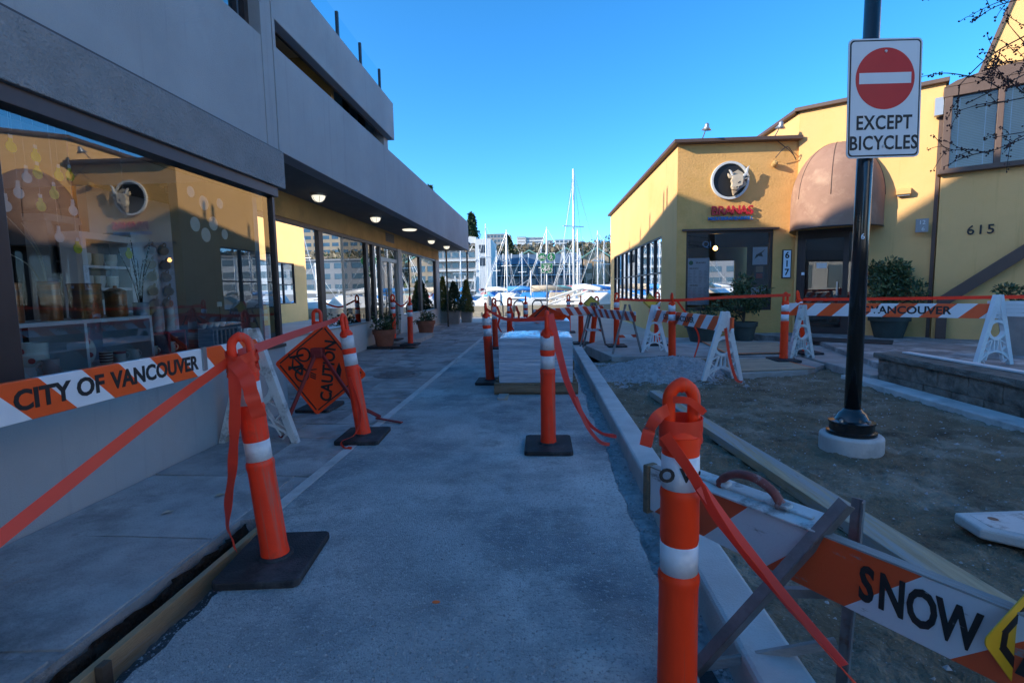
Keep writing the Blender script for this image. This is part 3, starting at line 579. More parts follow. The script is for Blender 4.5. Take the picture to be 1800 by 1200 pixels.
o = thing('card_stand', 'small white price card on a thin black stem among the bowls', 'card', (-3.35, 5.16, .926)); MB().tube([(0, 0, 0), (0, 0, .2)], .004, 5).build('stem', 'frame_dark', o); MB().box(-.002, .002, -.04, .04, .2, .25).build('card', 'paper_white', o)
# back wall cabinet with crockery, mugs on a panel, plates
def cabinet(name, label, x, y0, y1, z0, z1, shelves, m='shelf_white'):
    t = thing(name, label, 'cabinet', (x, (y0+y1)/2, .6))
    for nm, q in (('side', (x-.2, x, y0, y0+.05, .6, z1)), ('side', (x-.2, x, y1-.05, y1, .6, z1)), ('cornice', (x-.2, x+.01, y0-.02, y1+.02, z1, z1+.06)), ('back', (x-.21, x-.201, y0, y1, .6, z1))): MB().box(*q).build(nm, m if nm != 'back' else 'far_grey', t, world=True)
    for z in shelves: MB().box(x-.2, x-.005, y0+.05, y1-.05, z-.012, z+.012).build('shelf', m, t, world=True)
    return t
cabinet('crockery_cabinet', 'white framed open cabinet of cream crockery at the shop\'s back', -4.0, 4.3, 4.87, .6, 1.76, (1.1, 1.32, 1.52))
cabinet('narrow_cabinet', 'narrow dim open shelf left of the crockery cabinet', -4.3, 4.3, 4.62, .6, 1.92, (1.1, 1.27, 1.42, 1.57), 'far_grey')
r = random.Random(8)
rows = {1.52: 'top', 1.32: 'middle', 1.1: 'lower'}
for z, nm in rows.items():
    for k, y in enumerate((4.42, 4.55, 4.7)): vessel('crockery_cup', ['left', 'centre', 'right'][k]+' cream cup on the '+nm+' shelf of the crockery cabinet', 'cup', [(.035, 0), (.05, .05), (.05, .11), (.044, .11), (.03, .02), (0, .02)], r.choice(['ceramic', 'ceramic_beige']), (-4.09, y, z+.012), 'cups in the crockery cabinet', 14)
MB().box(-4.5, -4.2, 5.1, 6.0, .6, 1.9).build('mug_panel', 'interior_wall', S, world=True)
mp = [(5.27, 1.766), (5.487, 1.765), (5.74, 1.785), (5.271, 1.611), (5.485, 1.604), (5.738, 1.616), (5.264, 1.479), (5.496, 1.473), (5.742, 1.486), (5.27, 1.328), (5.504, 1.322), (5.752, 1.329), (5.27, 1.189), (5.488, 1.184), (5.783, 1.19), (5.766, 1.044)]
for k, (y, z) in enumerate(mp):
    rw = ['top', 'second', 'third', 'fourth', 'fifth'][min(k//3, 4)]; cl = ['left', 'middle', 'right'][k % 3]
    l = 'single mug lowest on the white wall panel inside the shop' if k == 15 else 'mug hung on the white wall panel, %s row, %s column' % (rw, cl)
    mug('hanging_mug', l, 'ceramic_beige' if k % 4 else 'ceramic_pink', (-4.14, y, z-.03), .05, .085, 'mugs hanging on the wall panel', rot=(R(-60+20*(k % 3)), R(-70), R(20*(k % 2))))
for k, (y, z, a, b) in enumerate([(6.114, 1.765, .075, .09), (6.448, 1.774, .08, .12), (6.257, 1.691, .05, .075), (6.626, 1.652, .09, .11), (6.106, 1.427, .06, .18), (6.266, 1.493, .045, .055), (6.489, 1.425, .06, .11), (5.93, 1.74, .06, .09)]):
    o = MB().lathe([(0, 0), (.7, 0), (1, .15), (.95, .17), (.68, .05), (0, .05)], 28).xf(Matrix.Diagonal((b, a, .1, 1))).xf(Matrix.Rotation(R(90), 4, 'Y')).build('wall_plate', 'ceramic', None, True, loc=(-4.42, y, z))
    tag(o, ['round white plate on the shop wall, upper left of the plates', 'tall oval plate highest on the shop wall', 'small round plate left of the tall oval plate', 'large round plate at the right of the wall plates', 'long narrow oval plate at the lower left of the wall plates', 'smallest round plate in the middle of the wall plates', 'pointed oval plate at the lower right of the wall plates', 'patterned grey plate nearest the mug panel'][k], 'plate', 'plates on the shop wall')
for k, (y, z, a) in enumerate([(6.0, 1.66, 30), (6.2, 1.56, 50), (6.32, 1.4, 40), (6.55, 1.78, -30), (6.05, 1.3, 40), (6.75, 1.6, -40)]):
    o = MB().prism([(-.05, 0), (0, .012), (.05, .025), (.055, .01), (.02, -.012), (-.04, -.015)], 0, .004, 'x').xf(Matrix.Rotation(R(a), 4, 'X')).build('yellow_leaf', 'paper_yellow', None, loc=(-4.4, y, z))
    tag(o, ['yellow paper leaf below the upper left wall plate', 'yellow paper leaf above the small middle plate', 'yellow paper leaf below the small middle plate', 'yellow paper leaf beside the tall oval plate', 'yellow paper leaf under the long narrow plate', 'yellow paper leaf right of the large round plate'][k], 'paper leaf', 'paper leaves between the wall plates')
def bulb(y, z, m, label, k):
    t = thing('paper_bulb', label, 'paper cutout', (-2.83, y, z), 0, 'paper light bulbs in the shop window')
    MB().prism([(.03*math.cos(a), .03*math.sin(a)) for a in (R(120+360*i/14*.86) for i in range(15))]+[(.012, .045), (-.012, .045)], -.0015, .0015, 'x').build('bulb', m, t)
    MB().box(-.002, .002, -.01, .01, .046, .066).build('cap', 'paper_white', t); MB().tube([(0, 0, .066), (0, 0, 2.24-z)], .0006, 3).build('thread', 'paper_white', t)
yb = [(2.678, 2.057), (2.811, 2.037), (2.811, 1.946), (2.941, 1.962), (3.013, 1.977), (2.899, 1.85), (2.811, 1.767), (3.017, 1.545), (3.407, 1.536)]
wb = [(2.745, 1.911), (2.691, 1.818), (2.616, 1.737), (3.012, 1.772), (2.903, 1.602)]
for k, (y, z) in enumerate(yb): bulb(y, z, 'paper_yellow', ['yellow paper light bulb hanging highest and leftmost', 'yellow paper light bulb second from the left at the top', 'narrow yellow paper bulb below the second one', 'yellow paper bulb left of a near twin, mid height', 'rightmost yellow paper bulb of the upper cluster', 'yellow paper bulb just above the white bulb row', 'yellow paper bulb left of the bull reflection, mid left', 'low yellow paper bulb over the white cabinet', 'lowest yellow paper bulb by the willow branches'][k], k)
for k, (y, z) in enumerate(wb): bulb(y, z, 'paper_white', ['highest white paper light bulb in the shop window', 'second white paper light bulb from the top', 'white paper light bulb nearest the dark window jamb', 'rightmost white paper light bulb in the shop window', 'lowest white paper light bulb in the shop window'][k], k)
for k, (y, z) in enumerate([(4.123, 2.089), (4.278, 2.024), (4.498, 2.055), (4.148, 1.832), (4.388, 1.867), (4.276, 1.758), (4.54, 1.79)]):
    rr = .045 if k in (0, 2, 6) else .06
    o = MB().prism([(rr*math.cos(a*.3142), rr*math.sin(a*.3142)) for a in range(20)], -.002, .002, 'x').build('paper_disc', 'paper_white', None, loc=(-2.85, y, z))
    tag(o, ['white paper disc highest and leftmost on the glass', 'white paper disc below the highest left one', 'small white paper disc at the upper right of the group', 'white paper disc at the left edge of the lower row', 'white paper disc in the middle of the group', 'lowest white paper disc of the group', 'rightmost white paper disc of the lower row'][k], 'paper disc', 'paper discs in the shop window')

# ================================================================ RIGHT BUILDINGS
B = thing('restaurant_building', 'yellow stucco restaurant with brown coping, bull emblem and domed entrance awning', 'building', (3.1, 12.1, 0))
def bp(name, m, *boxes, parent=None, bevel=0):
    b = MB()
    for q in boxes: b.box(*q)
    return b.build(name, m, parent or B, world=True, bevel=bevel)
bp('side_wall', 'yellow_stucco', (3.1, 3.3, 12.103, 23.4, -.05, .8), (3.1, 3.3, 12.103, 23.4, 2.56, 4.42), (3.1, 3.3, 12.103, 13.6, .8, 2.56), (3.1, 3.3, 22.3, 23.4, .8, 2.56))
bp('front_wall', 'yellow_trowel', (3.101, 5.75, 12.1, 12.3, -.05, .68), (3.101, 5.75, 12.1, 12.3, 2.5, 4.42), (3.101, 3.32, 12.1, 12.3, .68, 2.5), (5.26, 5.75, 12.1, 12.3, .68, 2.5))
bp('front_coping', 'brown_trim', (2.98, 5.75, 11.92, 12.4, 4.42, 4.5), bevel=.01); bp('side_coping', 'brown_trim', (2.98, 3.4, 12.402, 23.5, 4.42, 4.5), bevel=.01)
bp('back_wall', 'yellow_stucco', (3.3, 9, 23.2, 23.398, -.05, .95), (3.3, 9, 23.2, 23.398, 2.35, 4.42), (3.3, 3.7, 23.2, 23.398, .95, 2.35), (8.5, 9, 23.2, 23.398, .95, 2.35)); bkw = bp('back_window', 'frame_dark', (5.9, 6.0, 23.25, 23.3, .95, 2.35), (7.3, 7.4, 23.25, 23.3, .95, 2.35), (4.6, 4.7, 23.25, 23.3, .95, 2.35)); MB().add([(3.7, 23.3, .95), (8.5, 23.3, .95), (8.5, 23.3, 2.35), (3.7, 23.3, 2.35)], [(0, 1, 2, 3)]).build('pane', 'clear_glass', bkw, world=True); bp('flat_roof', 'soffit', (3.3, 9, 12.3, 23.2, 4.2, 4.3))
bp('upper_side_wall', 'yellow_stucco', (5.72, 5.9, 12.06, 18, 4.3, 5.02)); bp('upper_coping', 'brown_trim', (5.62, 5.95, 12.0, 18.1, 5.02, 5.1), bevel=.01)
# side windows: nine columns, two rows
sw = bp('side_window', 'frame_dark', (3.12, 3.2, 13.6, 22.3, .8, .84), (3.12, 3.2, 13.6, 22.3, 2.52, 2.56))
for k in range(10):
    y = 13.6+k*8.7/9; bp('mullion', 'frame_dark', (3.115, 3.2, max(13.6, y-(.07 if k == 3 else .03)), min(22.3, y+(.07 if k == 3 else .03)), .84, 2.52), parent=sw)
for k in range(9):
    y = 13.6+k*8.7/9; bp('transom', 'frame_dark', (3.125, 3.19, y+.03, y+.936, 1.6, 1.64), parent=sw)
    for z0, z1 in ((.84, 1.6), (1.64, 2.52)): MB().add([(3.16, y+.03, z0), (3.16, y+.937, z0), (3.16, y+.937, z1), (3.16, y+.03, z1)], [(0, 1, 2, 3)]).build('pane', 'mirror_glass', sw, world=True)
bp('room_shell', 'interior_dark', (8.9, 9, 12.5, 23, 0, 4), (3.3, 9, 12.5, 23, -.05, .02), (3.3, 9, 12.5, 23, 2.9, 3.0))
fwn = bp('front_window', 'frame_dark', (3.32, 3.37, 12.13, 12.22, .68, 2.5), (5.2, 5.26, 12.13, 12.22, .68, 2.5), (3.37, 5.2, 12.13, 12.22, .68, .76), (3.37, 5.2, 12.13, 12.22, 2.44, 2.5))
bp('lintel', 'brown_trim', (3.22, 5.36, 12.04, 12.098, 2.5, 2.545))
MB().add([(3.37, 12.17, .76), (5.2, 12.17, .76), (5.2, 12.17, 2.44), (3.37, 12.17, 2.44)], [(0, 1, 2, 3)]).build('pane', 'dark_glass', fwn, world=True)
# restaurant goods seen through the front window
def sheet(name, label, x0, x1, z0, z1, m='paper_blue', y=12.2):
    t = thing(name, label, 'poster', ((x0+x1)/2, y, z0)); MB().box(x0, x1, y, y+.004, z0, z1).build('sheet', m, t, world=True); return t
mn = sheet('menu_poster', 'tall pale blue menu sheet at the left of the restaurant window', 3.36, 3.88, .82, 1.9)
def tx(t, txt, s, x, z, m='print_black', y=12.198, **kw):
    o = text(txt, s, m, t, T(x-t.location.x, y-t.location.y, z-t.location.z) @ UPY, **kw); return o
tx(mn, 'BRANAS', .06, 3.68, 1.79); tx(mn, 'BRUNCH', .05, 3.53, 1.66); tx(mn, 'DINNER', .05, 3.53, 1.27)
MB().lathe([(.05, 0), (.05, .002), (0, .003)], 16).xf(T(3.46, 12.198, 1.79) @ Matrix.Rotation(R(90), 4, 'X')).build('logo', 'sign_green', mn, world=True)
r = random.Random(4); ln = MB()
for z0 in (1.6, 1.21):
    for i in range(9):
        for x in (3.4, 3.52, 3.64, 3.76): ln.box(x, x+r.uniform(.04, .09), 12.197, 12.199, z0-i*.033, z0-i*.033+.008)
o = ln.build('menu_lines', 'ceramic_blue', mn, world=True); o['kind'] = 'stuff'
p2 = sheet('picture_poster', 'pale blue poster with a dark bird at the upper right of the restaurant window', 4.85, 5.18, 1.72, 2.12)
MB().prism([(0, 0), (.1, .05), (.2, .12), (.12, .03), (.15, -.05), (.05, -.03), (-.04, -.1)], 12.195, 12.199, 'y').xf(T(4.93, 0, 1.95)).build('printed_bird', 'print_black', p2, world=True)
p3 = sheet('framed_photo', 'dark framed photograph with warm colours in the restaurant window', 4.9, 5.12, 1.38, 1.72, 'far_dark')
MB().box(4.93, 5.09, 12.193, 12.199, 1.55, 1.69).build('photo_top', 'far_tan', p3, world=True); MB().box(4.94, 5.08, 12.193, 12.199, 1.41, 1.52).build('photo_bottom', 'boat_red', p3, world=True)
p4 = sheet('notice_sheet', 'pale blue notice with bicycle drawing at the lower right of the restaurant window', 4.82, 5.18, .95, 1.2)
pl_ = thing('pendant_lamp', 'small glowing orange pendant lamp inside the restaurant', 'lamp', (4.4, 13.4, 2.2)); MB().lathe([(0, -.06), (.05, -.03), (.055, 0), (.03, .05), (.01, .06)], 16).build('bulb', 'bulb_glow', pl_, True); MB().tube([(0, 0, .06), (0, 0, .7)], .006, 5).build('cord', 'frame_dark', pl_)
ns = thing('window_logo', 'blue Q logo lettering on the restaurant window glass', 'lettering', (3.8, 12.16, 2.2)); text('QI', .2, 'far_blue', ns, UPY, bold=.002)
# wall letters and emblem
br_ = thing('restaurant_sign', 'raised red BRANAS letters with dark blue line below on yellow wall', 'sign', (4.28, 12.1, 2.93))
x = -.44
for ch, wd in zip('BRANAS', (.155, .155, .17, .17, .17, .14)):
    me = text_mesh(ch, .27, .018, .006); me.transform(Matrix.Diagonal((1.0, 1, 1, 1))); me.transform(T(x+wd/2, -.055, 0) @ UPY @ Matrix.Shear('XZ', 4, (0, 0))); me.materials.clear(); me.materials.append(MT['red_plastic'])
    link('letter', me, br_); x += wd*.98
for t_, x_ in (('MEDITERRANEAN', -.1), ('GRILL', .37)):
    text(t_, .1, 'boat_blue', br_, T(x_, -.05, -.17) @ UPY, ext=.012, bold=.003, name='small_letters')
em = thing('bull_emblem', 'round black bull head emblem with white horns above the red letters', 'emblem', (4.25, 12.1, 3.6))
MB().ring((0, 0), .42, .365, -.06, 0, 48).build('rim', 'far_white', em, bevel=.008); MB().ring((0, 0), .364, .001, -.02, 0, 40).build('disc', 'print_black', em)
def zp(pts, y0, y1, nm, m, par, s=.00106): MB().prism([((px-560)*s, -(py-440)*s) for px, py in pts], y0, y1, 'y').build(nm, m, par, bevel=.004)
zp([(590, 330), (620, 280), (700, 235), (790, 290), (840, 340), (800, 400), (860, 470), (895, 550), (820, 590), (740, 640), (660, 700), (600, 560)], -.1, -.03, 'neck', 'boat_beige', em)
zp([(570, 380), (600, 360), (700, 345), (780, 380), (785, 470), (770, 560), (700, 590), (690, 640), (640, 665), (580, 650), (550, 590), (565, 520), (545, 470)], -.19, -.1, 'head', 'ceramic_beige', em)
zp([(475, 315), (520, 350), (575, 380), (565, 425), (510, 410), (485, 370)], -.17, -.11, 'ear', 'ceramic_beige', em)
zp([(780, 400), (830, 370), (925, 370), (880, 430), (785, 460)], -.17, -.11, 'ear', 'ceramic_beige', em); zp([(800, 420), (840, 385), (895, 380), (860, 415)], -.178, -.17, 'inner_ear', 'print_black', em)
zp([(560, 375), (540, 330), (520, 285), (495, 245), (530, 255), (560, 300), (570, 340), (590, 370)], -.18, -.12, 'horn', 'hull', em)
zp([(770, 390), (800, 340), (840, 300), (850, 230), (880, 190), (915, 168), (890, 215), (880, 290), (860, 345), (820, 385)], -.18, -.12, 'horn', 'hull', em)
zp([(580, 660), (640, 670), (680, 695), (640, 720), (608, 770), (595, 720)], -.15, -.08, 'goatee', 'far_tan', em); zp([(720, 600), (830, 500), (800, 590), (700, 680), (640, 690)], -.12, -.101, 'neck_shadow_band', 'far_grey', em)
zp([(665, 530), (690, 500), (720, 485), (715, 515), (680, 530)], -.198, -.19, 'eye', 'print_black', em); zp([(635, 605), (665, 590), (665, 612), (645, 622)], -.198, -.19, 'nostril', 'print_black', em); zp([(580, 600), (630, 600), (680, 590), (670, 640), (630, 655), (585, 640)], -.194, -.19, 'muzzle', 'far_tan', em)
np_ = thing('number_plate', 'pale vertical plate with black numerals 617 beside the restaurant door', 'number plate', (5.56, 12.1, 1.72))
MB().box(-.1, .1, -.03, 0, -.32, .32).build('board', 'frame_dark', np_); MB().box(-.08, .08, -.034, -.03, -.3, .3).build('face', 'paper_blue', np_)
for k, c in enumerate('617'): text(c, .2, 'print_black', np_, T(0, -.036, .19-.19*k) @ UPY, name='numeral', bold=.004)
def spot(label, x, y, z, tx_, parent_rot=0):
    t = thing('roof_spotlight', label, 'spotlight', (x, y, z), parent_rot, 'spotlights on the restaurant roof')
    MB().tube([(0, .25, 0), (0, .05, .1), (0, -.1, .2)], .012, 6).build('arm', 'sign_back', t, True); MB().lathe([(.015, .1), (.045, .07), (.05, .02), (.11, -.05), (.1, -.05), (.04, .0), (0, .01)], 16).xf(T(0, -.14, .2) @ Matrix.Rotation(R(25), 4, 'X')).build('shade', 'sign_back', t, True)
spot('bell shaped spotlight on the left of the restaurant coping', 3.65, 12.0, 4.5, 0); spot('spotlight on the coping beside the taller restaurant wall', 5.25, 12.05, 4.5, 0)
o = thing('wall_floodlight', 'small tan wall floodlight with looping cable left of the awning', 'floodlight', (5.45, 12.1, 3.95)); MB().lathe([(.06, 0), (.06, .1), (.03, .13), (0, .13)], 14).xf(Matrix.Rotation(R(65), 4, 'X') @ T(-.25, -.05, 0)).build('head', 'tan_stucco', o)
MB().tube(spline([(-.25, -.1, .1), (-.05, -.2, .3), (.2, -.08, .05), (.1, -.06, .22), (-.3, -.05, .55)], 8), .009, 5).build('cable', 'frame_dark', o, True)
# ---- angled entrance wall: local x along the wall, local -y towards the street
AZ = math.atan2(-.5666, .824); AO = (5.72, 12.05, 0)
def ap(name, m, *boxes, parent=None, bevel=0, par=None):
    b = MB()
    for q in boxes: b.box(*q)
    par = par or B
    if parent is not None: return b.build(name, m, parent, bevel=bevel)
    o = b.build(name, m, par, bevel=bevel, world=True, loc=AO, rz=AZ); return o
ap('entrance_wall', 'yellow_stucco', (0, .04, .0, .2, 0, 5.02), (1.36, 2.45, .0, .2, 0, 5.02), (.04, 1.36, .0, .2, 2.45, 5.02), (0, 2.45, .2, .21, 2.6, 5.02))
ap('entrance_coping', 'brown_trim', (-.1, 2.5, -.1, .3, 5.02, 5.1), bevel=.01)
dd = ap('entrance_door', 'frame_dark', (.04, .12, .04, .14, .15, 2.45), (1.28, 1.36, .04, .14, .15, 2.45), (.12, 1.28, .04, .14, 2.35, 2.45), (.12, .2, .05, .12, .16, 2.35), (.92, 1.02, .05, .12, .16, 2.35), (.2, .92, .05, .12, .16, .3), (1.02, 1.28, .05, .12, .16, .9), (.2, .92, .05, .12, 2.25, 2.35))
for x0, x1, z0, z1 in ((.2, .92, .3, 2.25), (1.02, 1.28, .9, 2.35)): MB().add([(x0, .085, z0), (x1, .085, z0), (x1, .085, z1), (x0, .085, z1)], [(0, 1, 2, 3)]).build('pane', 'dark_glass', dd)
MB().box(.82, .85, -.02, .05, 1.0, 1.3).build('handle', 'steel', dd); MB().box(.42, .62, .078, .082, 1.6, 1.72).build('door_notice', 'paper_white', dd); MB().box(.14, .2, .03, .045, 1.46, 1.52).build('sticker', 'paper_blue', dd)
ap('entrance_floor', 'interior_dark', (0, 2.4, .25, .3, 0, 2.6))
# dome awning: half dome of gores over a short drum
aw = bpy.data.objects.new('awning', None); sc.collection.objects.link(aw); aw.parent = B; aw.location = Vector(AO)-B.location; aw.rotation_euler.z = AZ
cx, ra, z0, zh = .74, .86, 3.05, 1.18; vsg = []; NU, NV = 32, 12
def domep(i, jv):
    a = math.pi+math.pi*i/NU; e = (math.pi/2)*jv/NV; k = 1-.018*abs(math.sin(math.pi*i/NU*4))
    return (cx+ra*math.cos(a)*math.cos(e)*k, 1.02*ra*math.sin(a)*math.cos(e)*k-.003, z0+zh*math.sin(e))
dm = MB(); dm.v = [domep(i, q) for q in range(NV+1) for i in range(NU+1)]; dm.f = [(q*(NU+1)+i, q*(NU+1)+i+1, (q+1)*(NU+1)+i+1, (q+1)*(NU+1)+i) for q in range(NV) for i in range(NU)]
sm(dm.build('dome', 'canvas', aw), 80)
dm = MB(); dm.v = [(lambda p: (p[0], p[1], z))(domep(i, 0)) for z in (2.42, 2.55, z0) for i in range(NU+1)]; dm.f = [(q*(NU+1)+i, q*(NU+1)+i+1, (q+1)*(NU+1)+i+1, (q+1)*(NU+1)+i) for q in range(2) for i in range(NU)]
sm(dm.build('drum', 'canvas', aw), 80)
dm = MB()
for k in range(5): dm.tube([(lambda p: (cx+(p[0]-cx)*1.003, p[1]*1.003, p[2]))(domep(k*8, q)) for q in range(NV+1)], .007, 5)
dm.build('seams', 'brown_trim', aw, True)
MB().tube([(lambda p: (p[0], p[1], 2.42))(domep(i, 0)) for i in range(NU+1)], .014, 6).build('hem_tube', 'frame_dark', aw, True)
def on_wall(name, label, cat, s_, d, z, group=None):
    p = Vector(AO)+Vector((.824, -.5666, 0))*s_+Vector((-.5666, -.824, 0))*d; return thing(name, label, cat, (p.x, p.y, z), AZ, group)
o = on_wall('wall_light', 'small square wall light box right of the awning', 'wall light', 1.9, 0, 3.06); MB().prism([(0, -.07), (-.14, -.06), (-.16, .02), (-.02, .07), (0, .07)], -.12, .12, 'x').build('housing', 'yellow_stucco', o, bevel=.006); MB().box(-.1, .1, -.1, -.03, -.085, -.068).build('lens', 'sign_back', o)
o = on_wall('clock_plaque', 'small dark plaque reading 12 over 6 on the sunlit wall', 'sign', 2.22, .0, 2.36); MB().box(-.1, .1, -.16, -.14, -.13, .13).build('plate', 'far_grey', o, bevel=.004); MB().box(-.015, .015, -.14, 0, -.03, .03).build('bracket', 'frame_dark', o)
text('12', .11, 'paper_white', o, T(0, -.162, .055) @ UPY, name='numerals'); text('6', .11, 'paper_white', o, T(.02, -.162, -.07) @ UPY, name='numerals')
# ---- neighbouring building 615
N = thing('office_building', 'yellow stucco building numbered 615 with brown framed upper bay window', 'building', (7.7, 10.3, 0))
def op(name, m, *boxes, bevel=0): return ap(name, m, *boxes, bevel=bevel, par=N)
op('street_wall', 'yellow_stucco', (2.46, 9, -.16, .1, -.05, 3.28)); op('wall_return', 'yellow_stucco', (2.46, 2.6, .1, .8, -.05, 5.0))
bw = op('bay_window', 'brown_trim', (2.4, 9, -.3, .1, 3.28, 3.37), (2.44, 2.56, -.26, .0, 3.37, 4.68), (3.18, 3.27, -.26, -.1, 3.37, 4.68), (4.2, 4.29, -.26, -.1, 3.37, 4.68), (2.42, 9, -.27, .1, 4.68, 4.86), bevel=.008)
for x0, x1 in ((2.56, 3.18), (3.27, 4.2)):
    MB().add([(x0, -.2, 3.37), (x1, -.2, 3.37), (x1, -.2, 4.68), (x0, -.2, 4.68)], [(0, 1, 2, 3)]).build('pane', 'clear_glass', bw)
    bl = MB()
    for k in range(44): bl.bar((x0+.01, -.122, 3.41+k*.029), (x1-.01, -.122, 3.41+k*.029), .003, .024, (0, -.55, .83))
    o = bl.build('blind_slats', 'blind', bw); o['kind'] = 'stuff'
    MB().box(x0+.1, x0+.112, -.136, -.132, 3.39, 4.66).build('blind_cord', 'paper_white', bw); MB().box(x1-.15, x1-.138, -.136, -.132, 3.39, 4.66).build('blind_cord', 'paper_white', bw)
op('bay_back', 'interior_wall', (2.56, 9, .05, .08, 3.3, 4.7))
MB().prism([(2.42, 4.86), (2.6, 4.95), (3.1, 5.05), (9, 5.08), (9, 4.86)], -.28, .12, 'y').build('bay_roof', 'brown_trim', N, world=True, loc=AO, rz=AZ)
MB().prism([(2.9, 4.9), (3.3, 6.3), (4.2, 9), (9, 9), (9, 4.9)], .1, .3, 'y').build('gable_wall', 'yellow_stucco', N, world=True, loc=AO, rz=AZ)
MB().bar((2.87, .2, 4.9), (4.17, .2, 9), .28, .06, (1, 0, .3)).build('gable_trim', 'brown_trim', N, world=True, loc=AO, rz=AZ)
MB().bar((2.58, -.25, .86), (4.6, -.25, 2.55), .08, .2, (0, 0, 1)).build('stair_stringer', 'brown_trim', N, world=True, loc=AO, rz=AZ, bevel=.006)
op('stair_post', 'brown_trim', (2.52, 2.68, -.3, -.18, -.05, .96), bevel=.006)
op('downpipe', 'brown_trim', (2.38, 2.44, -.06, -.0, .1, 4.6)); op('gutter_box', 'sign_back', (2.3, 2.43, -.2, -.05, 4.4, 4.72))
nm = thing('wall_number', 'dark numerals 615 on the shaded yellow wall', 'number', (0, 0, 0)); nm.location = Vector(AO)+Vector((.824, -.5666, 0))*3.08+Vector((-.5666, -.824, 0))*.16+V(0, 0, 2.2); nm.rotation_euler.z = AZ
for k, c in enumerate('615'): text(c, .24, 'print_black', nm, T(-.14+.14*k, -.01, 0) @ UPY, ext=.008, name='numeral', bold=.002)
# low split-face block wall and its loose white plank
rw = thing('block_wall', 'low brown split-face block wall with rough cap along the patio', 'wall', (4.3, 5, 0))
r = random.Random(17)
def rough_block(name, m, x0, x1, y0, y1, z0, z1, par, amp):
    nx, ny, nzz = 3, 5, 3; b = MB(); idx = {}
    def pt(i, j, k):
        key = (i, j, k)
        if key not in idx:
            p = V(x0+(x1-x0)*i/nx, y0+(y1-y0)*j/ny, z0+(z1-z0)*k/nzz); e = (i in (0, nx))+(j in (0, ny))+(k in (0, nzz))
            a = amp*(.6 if e > 1 else 1.2); sh_ = -.006*(e > 1)
            p += V(r.uniform(-a, a)+(.008 if (i == 0 and e > 1) else 0), r.uniform(-a, a)*.25, r.uniform(-a, a)*.3); idx[key] = len(b.v); b.v.append(tuple(p))
        return idx[key]
    for j in range(ny):
        for k in range(nzz): b.f += [(pt(0, j, k), pt(0, j, k+1), pt(0, j+1, k+1), pt(0, j+1, k)), (pt(nx, j, k), pt(nx, j+1, k), pt(nx, j+1, k+1), pt(nx, j, k+1))]
    for i in range(nx):
        for j in range(ny): b.f += [(pt(i, j, 0), pt(i, j+1, 0), pt(i+1, j+1, 0), pt(i+1, j, 0)), (pt(i, j, nzz), pt(i+1, j, nzz), pt(i+1, j+1, nzz), pt(i, j+1, nzz))]
        for k in range(nzz): b.f += [(pt(i, 0, k), pt(i+1, 0, k), pt(i+1, 0, k+1), pt(i, 0, k+1)), (pt(i, ny, k), pt(i, ny, k+1), pt(i+1, ny, k+1), pt(i+1, ny, k))]
    b.build(name, m, par, world=True)
for row, (a, z) in enumerate([(0, -.1), (.2, .1)]):
    y = 6.78
    while y > 2.6:
        y2 = y-(.4 if not (row and y > 6.7) else .2); rough_block('block', 'block_stone', 4.3, 4.6, y2+.004, y-.004, z+.002, z+.196, rw, .012); y = y2
y = 6.82
while y > 2.6: rough_block('cap_block', 'block_cap', 4.26, 4.66, y-.5+.003, y-.003, .298, .365, rw, .008); y -= .5
o = thing('white_plank', 'long narrow white board lying along the block wall cap', 'board', (4.62, 5, .37)); MB().box(-.06, .03, -2.2, 1.68, 0, .018).build('board', 'white_board', o, rz=.02)
o = thing('door_mat', 'dark rectangular door mat on the patio before the restaurant door', 'mat', (5.9, 10.2, .157), AZ); MB().box(-.7, .7, -.45, .35, 0, .012).build('mat', 'interior_dark', o, bevel=.004)

